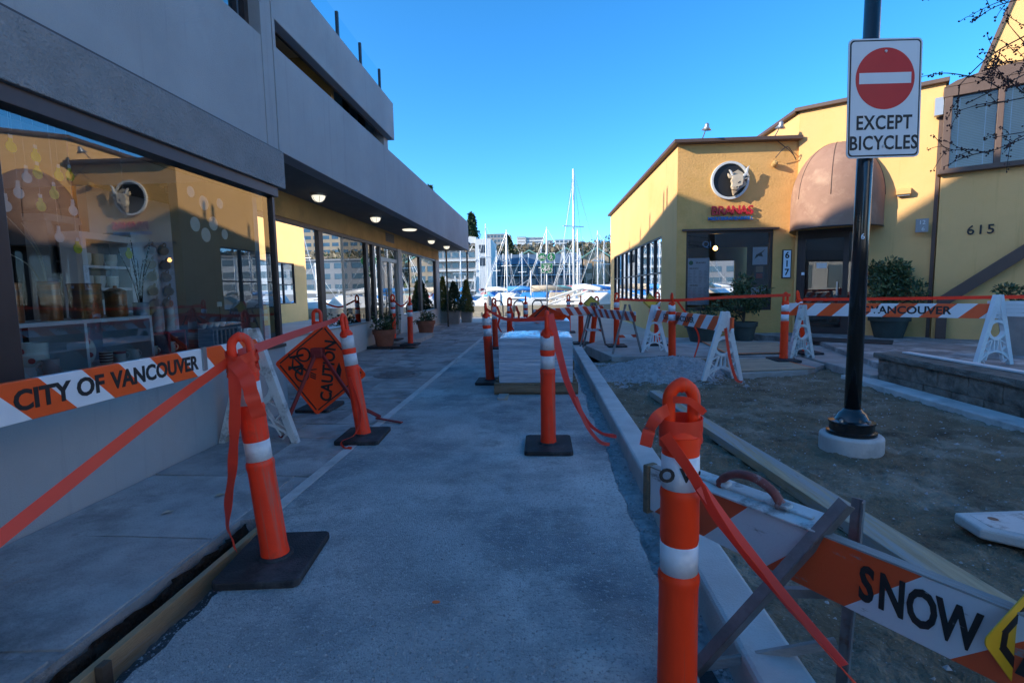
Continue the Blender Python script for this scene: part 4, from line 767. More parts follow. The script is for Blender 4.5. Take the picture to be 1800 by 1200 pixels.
# ================================================================ STREET OBJECTS
MC = {}
def cached(key, fn):
    if key not in MC: MC[key] = fn()
    return MC[key]
def loop_mesh(m):
    b = MB(); pts = [(.0375*math.cos(math.pi*k/12), 0, .1+.045*math.sin(math.pi*k/12)) for k in range(13)]
    pts = [(.037, 0, -.01), (.0375, 0, .05)]+pts+[(-.0375, 0, .05), (-.037, 0, -.01)]
    b.tube(pts, [.021, .0195]+[.019]*5+[.021, .024, .021]+[.019]*5+[.0195, .021], 12); b.v = [(x, y*.85, z) for x, y, z in b.v]
    b.lathe([(.055, -.045), (.0575, -.035), (.0565, -.008), (.048, .012), (.026, .026), (0, .03)], 24, (0, 0, 0), 1, .85)
    return b.mesh('handle', m, True)
def bollard(label, loc, lean=(0, 0), head=0, worn=False, brz=0, bands='two', base=True, ht=1.07, bsx=.37, bsy=.46):
    t = thing('delineator_post', label, 'bollard', loc, 0, 'orange delineator posts'); m = 'orange_worn' if worn else 'orange'; rm = 'reflective_worn' if worn else 'reflective'
    if base:
        def bm():
            b = MB(); b.prism([(-bsx/2, -bsy/2+.02), (-bsx/2+.02, -bsy/2), (bsx/2-.02, -bsy/2), (bsx/2, -bsy/2+.02), (bsx/2, bsy/2-.02), (bsx/2-.02, bsy/2), (-bsx/2+.02, bsy/2), (-bsx/2, bsy/2-.02)], 0, .035)
            b.lathe([(.085, .035), (.075, .045), (.062, .046)], 20); return b.mesh('base', 'rubber')
        link('base', cached(('base', bsx, bsy), bm), t, .006, rz=brz)
    z0 = .035 if base else 0
    zz = (.43, .465, .555, .70, .725, .825) if bands == 'wide' else (.56, .6, .7, .73, .745, .855)
    def pm(): return MB().lathe([(.064, 0), (.0615, .03), (.0595, .05), (.0575, zz[0]-.02), (.06, zz[0]), (.0615, zz[0]+.012), (.06, zz[0]+.024), (.0545, zz[1]-.003), (.0545, zz[2]+.003), (.0565, zz[2]+.012), (.0562, zz[3]-.014), (.058, zz[3]-.004), (.0585, zz[3]+.006), (.0565, zz[3]+.016), (.0535, zz[4]-.002), (.0535, .88)], 28).mesh('post', m, True)
    p = link('post', cached(('post', m, bands), pm), t, loc=(0, 0, z0)); p.rotation_euler = (lean[0], lean[1], 0); sm(p, 35)
    def rg(a, b_, r_): return lambda: MB().lathe([(r_, a), (r_, b_)], 28).mesh('band', rm, True)
    if bands != 'none':
        link('reflective_band', cached(('b1', rm, bands), rg(zz[1], zz[2], .0555)), p); link('reflective_band', cached(('b2', rm, bands), rg(zz[4], zz[5], .0545)), p)
    h = link('handle', cached(('loop', m), lambda: loop_mesh(m)), p, loc=(0, 0, .885)); h.rotation_euler.z = head
    t['h'] = 0; del t['h']
    return t, p
FG, FGP = bollard('large bright orange delineator post in the foreground with taped handle', (.405, 1.5, -.1), (0, 0), .1, brz=.1, bands='wide')
text('O V', .055, 'print_black', FGP, T(-.028, -.0548, .775) @ UPY, name='band_lettering', bold=.002)
text('O', .018, 'print_black', FGP, T(.047, -.03, .775) @ Matrix.Rotation(R(60), 4, 'Z') @ UPY, name='band_lettering')
bollard('leaning faded orange post on a black rubber base beside the left trench', (-1.26, 2.22, 0), (R(1), R(-5)), .6, True, .1, bands='wide')
bollard('tilted orange post on black base in front of the bicycle caution sign', (-1.55, 4.24, 0), (R(-2), R(-8)), 1.5, True, .05)
bollard('upright dark orange post with side handle behind the bicycle caution sign', (-2.42, 5.35, 0), (0, R(1)), .3, True)
bollard('orange post with two pale bands standing mid path before the pallets', (.04, 3.98, 0), (R(1), 0), 1.45, True, 0)
bollard('slim orange post at the left of the wrapped pallet', (-.71, 6.85, 0), (0, R(-2.5)), 1.57, True)
bollard('orange post behind the pallets, leftmost of three in a row', (-1.0, 10.9, 0), (0, R(-1)), .2, True); bollard('orange post behind the pallets, middle one of three', (-.72, 11.2, 0), (0, R(1)), .3); bollard('orange post behind the pallets, rightmost of three', (-.4, 12.8, 0), (0, 0), 1.5, True)
bollard('banded orange post on the step left of the canopy shop door', (-3.5, 11.85, .11), (0, R(1)), .2); bollard('plain orange post right of the doorstep under the canopy', (-2.93, 11.2, .06), (0, R(1)), 1.5, True)
bollard('farthest orange post left of the striped boards', (.76, 14.7, 0), (0, 0), .1); bollard('upright orange post behind the far striped board', (.88, 11.65, 0), (0, 0), 1.5)
bollard('orange post tilted to the right in front of the far striped board', (1.1, 11.4, 0), (R(2), R(6)), .2); bollard('orange post with yellow label near the kerb corner', (1.5, 10.4, .07), (0, 0), .1)
bollard('bright upright orange post behind the middle striped barricade', (2.12, 8.45, .07), (0, R(-1)), 1.57); bollard('orange post partly hidden by the middle barricade\'s far leg frame', (2.35, 10.6, .07), (0, 0), .2, True)
bollard('banded orange post between the plywood and the right barricade', (3.8, 8.25, .055), (0, 0), .3); bollard('orange post leaning behind the right barricade\'s left frame', (4.5, 8.95, .08), (R(-3), R(-9)), .8)
# ---- tapes
def tape(label, pts, wd=.05, m='tape', n=10, **kw):
    p0 = Vector(pts[0]); o = ribbon(pts, wd, n, **kw); o.v = [tuple(Vector(v)-p0) for v in o.v]; o = o.build('barrier_tape', m, None, loc=p0); sm(o, 80); return tag(o, label, 'tape', 'orange barrier tapes')
tape('orange tape running from the left leaning post out of the picture at left', [(-1.38, 2.17, .96), (-1.45, 1.75, .79), (-1.5, 1.2, .57)], .04, twist=.5, jit=.06)
tape('orange tape from the left leaning post to the post by the caution sign', [(-1.36, 2.2, .98), (-1.5, 3.1, 1.01), (-1.7, 4.2, 1.03)], .05, 'tape_pink', twist=.6)
tape('orange tape end dangling down the left leaning post', [(-1.34, 2.14, .96), (-1.33, 2.1, .75), (-1.36, 2.1, .5), (-1.47, 2.2, .2), (-1.49, 2.28, .03)], .055, upv=(1, .2, 0), twist=1.2, jit=.12)
tape('short broad tape tail on the right side of the left leaning post', [(-1.33, 2.12, .96), (-1.27, 2.1, .9), (-1.24, 2.09, .8), (-1.22, 2.1, .72)], .06, upv=(1, .3, .2), jit=.2)
for q in range(2):
    tape(['crumpled tape knot wound round the left leaning post handle, upper turn', 'crumpled tape knot wound round the left leaning post handle, lower turn'][q], [(-1.345+.064*math.cos(a), 2.205+.064*math.sin(a), .965-.05*q+.014*math.sin(a*2.3)) for a in (k*.52 for k in range(13))], .05, jit=.25, n=4)
tape('tape tail trailing from the tilted post down over its rubber base', [(-1.61, 4.14, .55), (-1.53, 4.13, .25), (-1.55, 4.05, .09), (-1.64, 3.98, .045), (-1.6, 3.93, .01), (-1.53, 3.9, .008)], .035, upv=(1, -.5, 0), twist=1)
tape('pink tape curling from the mid path post down to the asphalt by the kerb', [(.06, 3.92, 1.06), (.12, 3.95, .8), (.2, 4.0, .5), (.33, 4.03, .22), (.46, 4.03, .1), (.58, 4.0, .08)], .06, 'tape_pink', upv=(1, -.2, .3), twist=1.1)
tape('second loop of pink tape beside the kerb below the first', [(.26, 4.0, .4), (.34, 4.0, .18), (.44, 3.97, .05), (.52, 3.95, .03)], .03, 'tape_pink', upv=(1, 0, .3), twist=.8)
tape('orange tape from the foreground post down to the lower right corner', [(.345, 1.45, .83), (.42, 1.425, .72), (.5, 1.42, .58), (.64, 1.38, .4), (.78, 1.32, .24), (.95, 1.2, .05)], .034, upv=(.4, -.2, 1), twist=1.6, jit=.07)
tape('second strand of tape beside the foreground strand', [(.44, 1.42, .69), (.54, 1.44, .55), (.68, 1.4, .37), (.8, 1.33, .23)], .03, 'tape_pink', upv=(.4, .1, 1), twist=.5)
tape('short flag of tape blowing left from the foreground post handle', [(.36, 1.47, .9), (.33, 1.455, .885), (.305, 1.45, .85), (.29, 1.44, .8)], .035, upv=(.4, .2, 1), twist=.5, n=6)
tape('tape tucked through the foreground post handle opening', [(.37, 1.46, .93), (.41, 1.44, .93), (.45, 1.46, .9), (.465, 1.48, .885)], .02, upv=(0, .2, 1), twist=.8, n=6)
for q in range(2):
    tape(['tape wound round the foreground post handle, upper turn', 'tape wound round the foreground post handle, lower turn'][q], [(.405+.062*math.cos(a), 1.5+.04*math.sin(a), .848-.036*q+.006*math.sin(a+q)) for a in (k*.52 for k in range(13))], .042, jit=.05, n=4)
tape('long orange tape stretched in front of the restaurant between orange posts', [(1.5, 10.35, 1.02), (2.1, 8.5, 1.03), (3.0, 8.4, 1.07), (3.85, 8.2, 1.09)], .045, n=12)
tape('orange tape running right from the banded post above the right barricade', [(4.36, 8.85, 1.0), (5.4, 7.8, 1.02), (6.9, 6.4, 1.06)], .045, n=12)
tape('orange tape looping between the posts left of the pallet', [(-.74, 6.82, 1.0), (-.85, 8.5, .93), (-1.0, 10.8, .98)], .04, sag=.04)
tape('orange tape sagging from the slim post to the mid path post', [(-.74, 6.82, 1.0), (-.4, 5.6, .93), (.02, 4.0, 1.02)], .035)
tape('orange tape drooping between the two doorstep posts', [(-3.48, 11.82, 1.08), (-3.2, 11.5, .92), (-2.95, 11.2, 1.04)], .04)
tape('tape hanging down behind the middle barricade', [(2.2, 8.5, 1.02), (2.45, 8.6, .7), (2.62, 8.7, .4), (2.5, 8.5, .12), (2.45, 8.4, .08)], .03, upv=(1, 0, 0), twist=1)
tape('tape draped down the near leg frame of the middle barricade', [(2.37, 6.82, .86), (2.4, 6.8, .6), (2.44, 6.76, .3), (2.5, 6.7, .05), (2.56, 6.65, .02)], .035, upv=(1, 0, 0), twist=.6)
for q, (x, y) in enumerate(((-.95, 10.85), (-.7, 11.15), (-.55, 10.9))): tape(['torn tape tail on the leftmost post behind the pallets', 'torn tape tail on the middle post behind the pallets', 'loose torn tape piece right of the middle post'][q], [(x, y, .9), (x+.06, y-.02, .7), (x+.02, y-.03, .5), (x+.09, y-.03, .35)], .05, upv=(1, 0, 0), twist=1, n=5)
# ---- plastic A-frame barricade ends
def aframe(par, loc, rz, m, hw=.33, ht=.96, lean=0):
    f = bpy.data.objects.new('leg_frame', None); sc.collection.objects.link(f); f.parent = par; f.location = loc; f.rotation_euler = (lean, 0, rz)
    key = ('af', m, hw, ht)
    def mk():
        out = []; tw = .05
        for s in (-1, 1):
            b = MB().prism([(s*hw, 0), (s*(hw-.055), 0), (s*(tw-.03), ht*.8), (s*(tw-.03), ht), (s*tw, ht)], -.03, .03, 'y'); out.append(('side_rail', b.mesh('side_rail', m)))
        zc = ht*.5; ro = hw*.5; b = MB().ring((0, zc), ro, ro*.72, -.026, .026, 32); out.append(('ring', b.mesh('ring', m)))
        b = MB().box(-tw*.9, tw*.9, -.02, .02, ht*.76, ht-.004); b.prism([(-tw*1.6, ht*.72), (tw*1.6, ht*.72), (tw*.9, ht*.8), (-tw*.9, ht*.8)], -.015, .015, 'y'); out.append(('head_plate', b.mesh('head_plate', m)))
        b = MB()
        arch = [(x, .05+.13*(1-(x/(hw-.05))**2)) for x in [(-1+2*k/12)*(hw-.05) for k in range(13)]]
        for (a, c), (d, e) in zip(arch, arch[1:]): b.bar((a, 0, c), (d, 0, e), .05, .022, (0, 0, 1))
        b.box(-.035, -.018, -.025, .025, .17, zc-ro*.96); b.box(.018, .035, -.025, .025, .17, zc-ro*.96)
        def edge(z): return hw-(hw-tw)*z/ht-.03
        for s in (-1, 1):
            zs = [.03, .11, .19, .27, .35, .43, .51, .59, .67]; inn = lambda z: max(.0, (edge(z)-.1 if z < .3 else (ro*math.sqrt(max(0, 1-((z-zc)/ro)**2)) if abs(z-zc) < ro else .03)))
            for k in range(len(zs)-1):
                a, c = zs[k]*ht/.96, zs[k+1]*ht/.96
                p, q = ((s*edge(a), 0, a), (s*inn(c), 0, c)) if k % 2 else ((s*inn(a), 0, a), (s*edge(c), 0, c))
                b.bar(p, q, .034, .012, (0, 0, 1))
            b.bar((s*(edge(.05)-.1), 0, .06), (s*(inn(.3)+.02), 0, zc-ro*.8), .04, .016, (0, 0, 1))
        out.append(('lattice', b.mesh('lattice', m)))
        return out
    for nm, me in cached(key, mk): link(nm, me, f, .004 if nm != 'lattice' else 0)
    return f
def board(par, a, b, z0, h, m, th=.035):
    """striped board between plan points a and b, its own x along the length"""
    a = Vector((a[0], a[1], 0)); b = Vector((b[0], b[1], 0)); L_ = (b-a).length; ang = math.atan2(b.y-a.y, b.x-a.x); mid = (a+b)/2
    return MB().box(-L_/2, L_/2, -th/2, th/2, -h/2, h/2).build('board', m, par, bevel=.004, loc=(mid.x-par.location.x, mid.y-par.location.y, z0+h/2-par.location.z), rz=ang), L_
A = thing('barricade', 'CITY OF VANCOUVER barricade leaning along the wall below the near shop window', 'barricade', (-2.36, 3.2, 0))
# the board's near end lies off to the left of the picture, the lettered face looks at the path (+x)
bd, L_ = board(A, (-2.33, 1.55), (-2.36, 4.12), .7, .185, 'stripe_clean')
bd.rotation_euler.z -= 0
text('CITY OF', .128, 'print_black', bd, T(-.52, -.0185, 0) @ UPY, bold=.004, name='board_lettering'); text('VANCOUVER', .128, 'print_black', bd, T(.12, -.0185, 0) @ UPY, bold=.004, name='board_lettering', xscale=.92)
MB().box(.52, .56, -.03, -.018, -.06, .1).build('clip', 'sign_back', bd); aframe(A, (-2.40+2.36, 4.1-3.2, 0), .0, 'white_dirty', .345, .97)
aframe(A, (-2.37+2.36, 1.5-3.2, 0), .0, 'white_dirty', .345, .97)
Bb = thing('barricade', 'red and white striped barricade with white plastic legs on the concrete pads', 'barricade', (2.2, 8.1, 0))
bd, L_ = board(Bb, (2.02, 9.75), (2.46, 6.75), .64, .2, 'stripe_mid')
text('CITY OF VANCOUVER', .12, 'print_black', bd, T(-.2, -.0185, 0) @ UPY, bold=.003, name='board_lettering')
aframe(Bb, (2.38-2.2, 6.87-8.1, -.0), .02, 'white_plastic', .27, .92, .06); aframe(Bb, (2.04-2.2, 9.4-8.1, .07), .05, 'white_plastic', .25, .86, -.05)
C_ = thing('barricade', 'C VANCOUVER barricade between two white leg frames above the block wall', 'barricade', (5.0, 7.7, 0))
bd, L_ = board(C_, (3.98, 8.52), (5.98, 7.05), .76, .195, 'stripe_mid')
text('C', .15, 'print_black', bd, T(-.22, -.0185, 0) @ UPY, bold=.004, name='board_lettering'); text('VANCOUVER', .15, 'print_black', bd, T(.3, -.0185, 0) @ UPY, bold=.004, name='board_lettering')
MB().box(-.15, -.04, -.022, -.018, -.03, .02).build('patch', 'white_board', bd)
bd2, _ = board(C_, (5.9, 7.16), (7.3, 6.05), .79, .2, 'white_board'); 
for k in (-.05, .0, .05): MB().box(-.8, .8, -.0215, -.0175, k-.003, k+.003).build('rib', 'white_dirty', bd2)
aframe(C_, (4.12-5, 8.36-7.7, .06), R(18), 'white_dirty', .25, .87, 0); aframe(C_, (5.93-5, 7.04-7.7, .155), R(8), 'white_plastic', .27, .92, 0)
# ---- far wooden barricades with steel legs
def steel_barricade(name, label, a, b, z0, h, m, ht=.95):
    t = thing(name, label, 'barricade', ((a[0]+b[0])/2, (a[1]+b[1])/2, 0)); o, L_ = board(t, a, b, z0, h, m, .03); d = Vector((b[0]-a[0], b[1]-a[1], 0)).normalized(); n_ = Vector((-d.y, d.x, 0))
    for k in (.14, .86):
        p = Vector((a[0], a[1], 0)).lerp(Vector((b[0], b[1], 0)), k)-Vector((t.location.x, t.location.y, 0))
        for s in (-1, 1): MB().bar(p+n_*s*.3, p+n_*s*.035+V(0, 0, ht), .03, .03).build('leg', 'angle_iron', t)
        MB().bar(p-n_*.17+V(0, 0, .38), p+n_*.17+V(0, 0, .38), .02, .05).build('brace', 'stripe_far', t)
    return t
steel_barricade('wooden_barricade', 'far dark striped wooden barricade behind the pallet stack', (-.15, 9.4), (1.3, 11.0), .72, .16, 'stripe_far'); steel_barricade('wooden_barricade', 'second striped wooden barricade near the kerb corner', (.98, 11.1), (1.62, 9.0), .66, .17, 'stripe_far')
def diamond(name, label, loc, s, rz, m='sign_yellow', tilt=0, border=True):
    t = thing(name, label, 'sign', loc, 0, None, (tilt, 0, rz)); MB().prism([(0, -s), (s, 0), (0, s), (-s, 0)], -.002, .002, 'y').build('plate', m, t)
    if border:
        for a in range(4):
            c, d = a*math.pi/2, (a+1)*math.pi/2; MB().bar((s*.84*math.cos(c), -.0035, s*.84*math.sin(c)), (s*.84*math.cos(d), -.0035, s*.84*math.sin(d)), .002, s*.07, (0, 0, 1) if 0 else (0, 0, 1)).build('border', 'print_black', t)
    return t
diamond('warning_sign', 'small yellow black-bordered sign at the far end of the middle barricade', (2.0, 9.55, .98), .17, .3, tilt=-.3); diamond('warning_sign', 'yellow triangular warning sign leaning on the far wooden barricade', (1.05, 10.95, .93), .18, 0, tilt=-.4)
# ---- rolled orange sign lying behind the mid post
o = thing('folded_sign', 'crumpled orange roll-up sign bundled behind the mid path post', 'sign', (.06, 8.0, .77)); o.scale = (.62, .8, .75); fo = MB()
for (a, b, c) in (((-.55, 0, 0), (-.05, -.15, .32), (.1, .1, .02)), ((-.05, -.15, .32), (.55, 0, .08), (.1, .1, .02)), ((.1, .1, .02), (.55, 0, .08), (.3, -.1, -.12)), ((-.55, 0, 0), (.1, .1, .02), (-.2, -.2, -.05))): fo.add([V(*a), V(*b), V(*c)], [(0, 1, 2)])
fo.build('panel', 'sign_orange', o); MB().tube([(-.3, -.1, .05), (.0, -.12, .3), (.2, -.1, .0)], .02, 6).build('rib', 'frame_dark', o)
# ---- caution sign on its folded stand
cs = thing('caution_sign', 'orange diamond CAUTION bicycle sign turned sideways on a dark red stand', 'sign', (-2.06, 4.6, 0)); a0 = R(37.4); hs = .31
ux = V(math.cos(a0), 0, math.sin(a0)); uz = V(-math.sin(a0), 0, math.cos(a0)); cz = V(0, 0, .545)
def sq(h, y0, y1, rc):
    q = []
    for cx_, cz_, a_ in ((h-rc, h-rc, 0), (-h+rc, h-rc, 90), (-h+rc, -h+rc, 180), (h-rc, -h+rc, 270)):
        for k in range(5): p = ux*(cx_+rc*math.cos(R(a_+22.5*k)))+uz*(cz_+rc*math.sin(R(a_+22.5*k))); q.append((p.x, p.z+.545))
    return MB().prism(q, y0, y1, 'y')
sq(hs, -.003, .003, .03).build('plate', 'sign_orange', cs)
for s1, s2 in ((1, 0), (-1, 0), (0, 1), (0, -1)):
    c = cz+ux*s1*hs*.9+uz*s2*hs*.9; d = (uz if s1 else ux)*hs*.86; c.y = -.0045; MB().bar(c-d, c+d, .003, .012, (ux if s1 else uz)).build('border', 'print_black', cs)
TS = T(0, -.0045, .545) @ Matrix.Rotation(-R(82), 4, 'Y') @ UPY
text('CAUTION', .15, 'print_black', cs, TS @ T(-.005, -.08, 0), bold=.004, name='sign_lettering', xscale=.85)
def bike(par, M, s, m, rr=.008):
    b = MB(); L2 = lambda *p: b.tube([V(q[0]*s, q[1]*s, 0) for q in p], rr*s*8, 6)
    for x in (-.5, .5): b.tube([V((x+.32*math.cos(t))*s, .32*s*math.sin(t), 0) for t in (k*math.pi/10 for k in range(21))], rr*s*6, 5, False)
    L2((-.5, 0), (-.05, 0), (.32, .5), (-.2, .5), (-.5, 0)); L2((-.05, 0), (-.25, .62)); L2((-.35, .64), (-.15, .64)); L2((.5, 0), (.28, .66), (.45, .72))
    o = b.build('bicycle_symbol', m, par); o.data.transform(M); return o
bike(cs, TS @ T(.02, .17, 0), .19, 'print_black'); text('/// \\', .07, 'print_black', cs, TS @ T(-.05, .06, 0), name='road_symbol', bold=.003)
MB().prism([(-.09, -.02), (.02, -.03), (.09, 0), (.02, .02), (-.02, .012)], -.001, .001).xf(TS @ T(.0, -.17, 0)).build('car_symbol', 'print_black', cs)
MB().box(-.05, .06, -.09, -.01, .66, .75).build('hub', 'leg_red', cs, bevel=.01)
for a, b in (((-.0, -.06, .72), (-.2, -.42, .02)), ((.03, -.06, .72), (.4, -.2, .25)), ((.4, -.2, .25), (.46, .25, .03)), ((0, .05, .72), (-.3, .5, .01))): MB().bar(a, b, .022, .03).build('leg', 'leg_red', cs, bevel=.003)
MB().bar((.44, .2, .03), (.72, .1, .012), .03, .012).build('foot', 'leg_red', cs)
# ---- pallets of wrapped paving stones
def pallet(label, x, y, w_, d, h):
    t = thing('pallet_stack', label, 'pallet', (x, y, 0), 0, 'wrapped pallets on the path'); pw = w_/2+.06
    for k in range(5): MB().box(-pw, pw, -d/2+.0+k*(d-.1)/4, -d/2+.1+k*(d-.1)/4, .115, .135).build('deck_board', 'pallet_wood', t, bevel=.002)
    for xx in (-pw+.02, 0, pw-.02): MB().box(xx-.02, xx+.02, -d/2+.003, d/2-.003, .025, .113).build('stringer', 'pallet_wood', t, bevel=.002)
    for yv in (-d/2, d/2-.1): MB().box(-pw, pw, yv, yv+.1, .003, .023).build('bottom_board', 'pallet_wood', t, bevel=.002)
    MB().box(-pw, pw, -d/2-.022, -d/2-.002, .03, .113).build('end_board', 'pallet_wood', t, bevel=.002)
    b = MB(); nx, nzv = 24, 14; hx, hy = w_/2, d/2-.04
    ring = [(hx*math.copysign(min(1, abs(c)*1.06), c), hy*math.copysign(min(1, abs(s_)*1.06), s_)) for c, s_ in ((math.copysign(abs(math.cos(q))**.12, math.cos(q)), math.copysign(abs(math.sin(q))**.12, math.sin(q))) for q in (2*math.pi*k/80 for k in range(80)))]
    rows_ = 16
    for i in range(rows_+1):
        z = .137+(h-.137)*i/rows_
        for px, py in ring:
            k = 1+.006*nz(px*3, z*22, 1., py*3)+.004*nz(px*9, z*40, 1., py*9)-.008*(i in (0, rows_)); b.v.append((px*k, py*k, z+(.012*nz(px, py, 5.) if i == rows_ else 0)))
    n = len(ring); b.f = [(i*n+k, i*n+(k+1) % n, (i+1)*n+(k+1) % n, (i+1)*n+k) for i in range(rows_) for k in range(n)]
    sm(b.build('wrap', 'wrap', t), 60)
    g = grid_mesh(-hx*.995, hx*.995, -hy*.995, hy*.995, 40, 40, lambda X, Y: h-.004+.03*(1-abs(X/hx)**6)*(1-abs(Y/hy)**6)+.012*nz(X, Y, 6.)+.01*abs(nz(X, Y, 13., 4.))); sm(g.build('wrap_top', 'wrap_top', t), 80)
    bb = MB()
    for (ax_, ay_), (bx_, by_) in zip(ring, ring[1:]+ring[:1]): bb.add([(ax_*1.008, ay_*1.008, .4), (bx_*1.008, by_*1.008, .4), (bx_*1.008, by_*1.008, .41), (ax_*1.008, ay_*1.008, .41)], [(0, 1, 2, 3)])
    bb.build('strap', 'strap', t)
    return t
pallet('nearer shrink-wrapped stack of pavers on a grey timber pallet', -.08, 6.52, .88, 1.0, .67); pallet('farther shrink-wrapped stack just behind the nearer pallet', .0, 8.35, .86, 1.0, .75)
o = MB().box(-.52, -.4, 5.72, 6.0, .001, .02).build('wood_offcut', 'plank_wood', None, bevel=.002); tag(o, 'short pale timber offcut poking out under the nearer pallet', 'wood')
# ---- no-entry sign on its lamp pole
ps = thing('sign_pole', 'black pole on concrete footing carrying a no entry except bicycles sign', 'sign pole', (2.37, 4.0, -.03))
MB().lathe([(.215, 0), (.215, .12), (.2, .135), (0, .135)], 32).build('footing', 'concrete', ps, bevel=.008)
sm(MB().lathe([(.17, .13), (.17, .16), (.15, .165), (.15, .215), (.158, .22), (.158, .235), (.12, .245), (.09, .3), (.075, .31), (.06, .33)], 32).build('flange', 'black_paint', ps), 35)
for k in range(4): a = k*1.57+.5; MB().lathe([(.014, .235), (.014, .255), (0, .262)], 6, (.128*math.cos(a), .128*math.sin(a), 0)).build('bolt', 'steel', ps)
MB().lathe([(.056, .3), (.053, 1.8), (.05, 4.2), (0, 4.2)], 28).build('pole', 'black_paint', ps, True)
MB().box(-.05, .05, -.062, .06, 2.35, 2.39).build('clamp', 'steel', ps); MB().box(-.05, .05, -.062, .06, 2.85, 2.89).build('clamp', 'steel', ps)
sg = bpy.data.objects.new('no_entry_sign', None); sc.collection.objects.link(sg); sg.parent = ps; sg.location = (.07, -.066, 2.58); sg.rotation_euler = (R(-1), R(-.8), R(4)); W2, H2 = .262, .408
def rrect(w_, h, rc, n=6): return [(cx_+rc*math.cos(a+k*math.pi/2/n), cz_+rc*math.sin(a+k*math.pi/2/n)) for cx_, cz_, a in ((w_-rc, h-rc, 0), (-w_+rc, h-rc, math.pi/2), (-w_+rc, -h+rc, math.pi), (w_-rc, -h+rc, 1.5*math.pi)) for k in range(n+1)]
MB().prism(rrect(W2, H2, .035), -.002, .002, 'y').build('plate', 'sign_back', sg); MB().prism(rrect(W2, H2, .035), -.0032, -.0021, 'y').build('border_white', 'sign_white', sg)
MB().prism(rrect(W2-.01, H2-.01, .03), -.0043, -.0033, 'y').build('border_line', 'print_black', sg); MB().prism(rrect(W2-.02, H2-.02, .025), -.0054, -.0044, 'y').build('face', 'sign_white', sg)
MB().ring((0, .135), .21, .0005, -.0066, -.0055, 56).build('disc', 'sign_red', sg); MB().box(-.185, .185, -.0078, -.0067, .1, .175).build('bar', 'sign_white', sg)
for tx_, z in (('EXCEPT', -.17), ('BICYCLES', -.31)): text(tx_, .135, 'print_black', sg, T(0, -.0062, z) @ UPY, bold=.0025, name='sign_lettering', xscale=.8, spacing=1.08)
for z in (.32, -.33): MB().lathe([(.011, 0), (.009, .006), (0, .008)], 8).xf(T(0, -.0055, z) @ Matrix.Rotation(R(90), 4, 'X')).build('bolt', 'steel', sg)
MB().lathe([(.0545, 1.62), (.0545, 1.72)], 16).build('sticker', 'paper_blue', ps).data.polygons; 
text('6', .06, 'paper_blue', ps, T(-.02, -.0555, 1.62) @ UPY, name='pole_numeral')
st_ = [c for c in ps.children if c.name.startswith('sticker')][0]; bpy.data.objects.remove(st_)
# ---- worn SNOW barricade in the foreground
sn = thing('snow_barricade', 'weathered orange and white SNOW barricade with rusty angle iron legs, foreground', 'barricade', (1.0, 2.1, 0))
bd, L_ = board(sn, (.46, 2.12), (1.46, .58), .315, .185, 'stripe_worn', .035)
for k, c in enumerate('SNOW'): text(c, .14, 'print_worn', bd, T(-.085+(0, .062, .13, .205)[k], -.019, .0) @ UPY, bold=.004, name='painted_letter', xscale=.6)
text('/', .135, 'print_worn', bd, T(.25, -.019, 0) @ UPY, bold=.004, name='painted_letter')
MB().box(-L_/2, L_/2, -.019, .019, .0925, .098).build('top_edge', 'grey_wood', bd); MB().box(-L_/2-.03, -L_/2-.001, -.03, .03, -.11, .1).build('end_cap', 'pallet_wood', bd, bevel=.006)
def angle(nm, a, b, w_, upv):
    m = MB(); a, b = Vector(a), Vector(b); m.bar(a, b, .005, w_, upv); d = (b-a).normalized(); q = Vector(upv); sd = d.cross(q).normalized(); q2 = sd.cross(d).normalized()
    m.bar(a+q2*w_/2+sd*w_*.45, b+q2*w_/2+sd*w_*.45, w_*.9, .005, upv); m.build(nm, 'angle_iron', sn, world=True)
angle('leg', (.9, 1.5, .6), (.45, 1.62, -.11), .036, (-.8, -.5, .5)); angle('leg', (.955, 1.56, .6), (.94, 1.57, -.04), .034, (1, -.9, 0))
angle('leg', (1.3, .76, .6), (1.0, .5, -.02), .036, (-.8, -.5, .5)); angle('leg', (1.37, .82, .6), (1.62, 1.02, -.03), .034, (1, -.9, 0))
MB().bar((.47, 1.635, -.03), (.92, 1.575, .12), .015, .032).build('wood_brace', 'grey_wood', sn, world=True, bevel=.002); MB().bar((.72, 1.62, .26), (.97, 1.6, .27), .02, .03).build('cross_iron', 'angle_iron', sn, world=True)
yo = thing('warning_sign', 'corner of a scratched yellow sign leaning on the SNOW barricade, lower right', 'sign', (.975, 1.13, .45))
e1, e2 = V(.74, .2, .64), V(.62, .17, -.76); e1.normalize(); e2 = (e2-e1*e2.dot(e1)).normalized(); e3 = e1.cross(e2)
MS = Matrix(((e1.x, e3.x, e2.x, 0), (e1.y, e3.y, e2.y, 0), (e1.z, e3.z, e2.z, 0), (0, 0, 0, 1)))
MB().prism([(x+.22, z+.22) for x, z in rrect(.22, .22, .02)], -.0015, .0015, 'y').xf(MS).build('plate', 'sign_yellow', yo)
for a, b in (((.05, .03), (.4, .03)), ((.03, .05), (.03, .4)), ((.05, .41), (.4, .41)), ((.41, .05), (.41, .4)), ((.031, .056), (.056, .031))):
    d_ = V(b[0]-a[0], 0, b[1]-a[1]); MB().bar((a[0], 0, a[1]), (b[0], 0, b[1]), .005, .018, V(-d_.z, 0, d_.x)).xf(MS).build('border', 'print_black', yo)
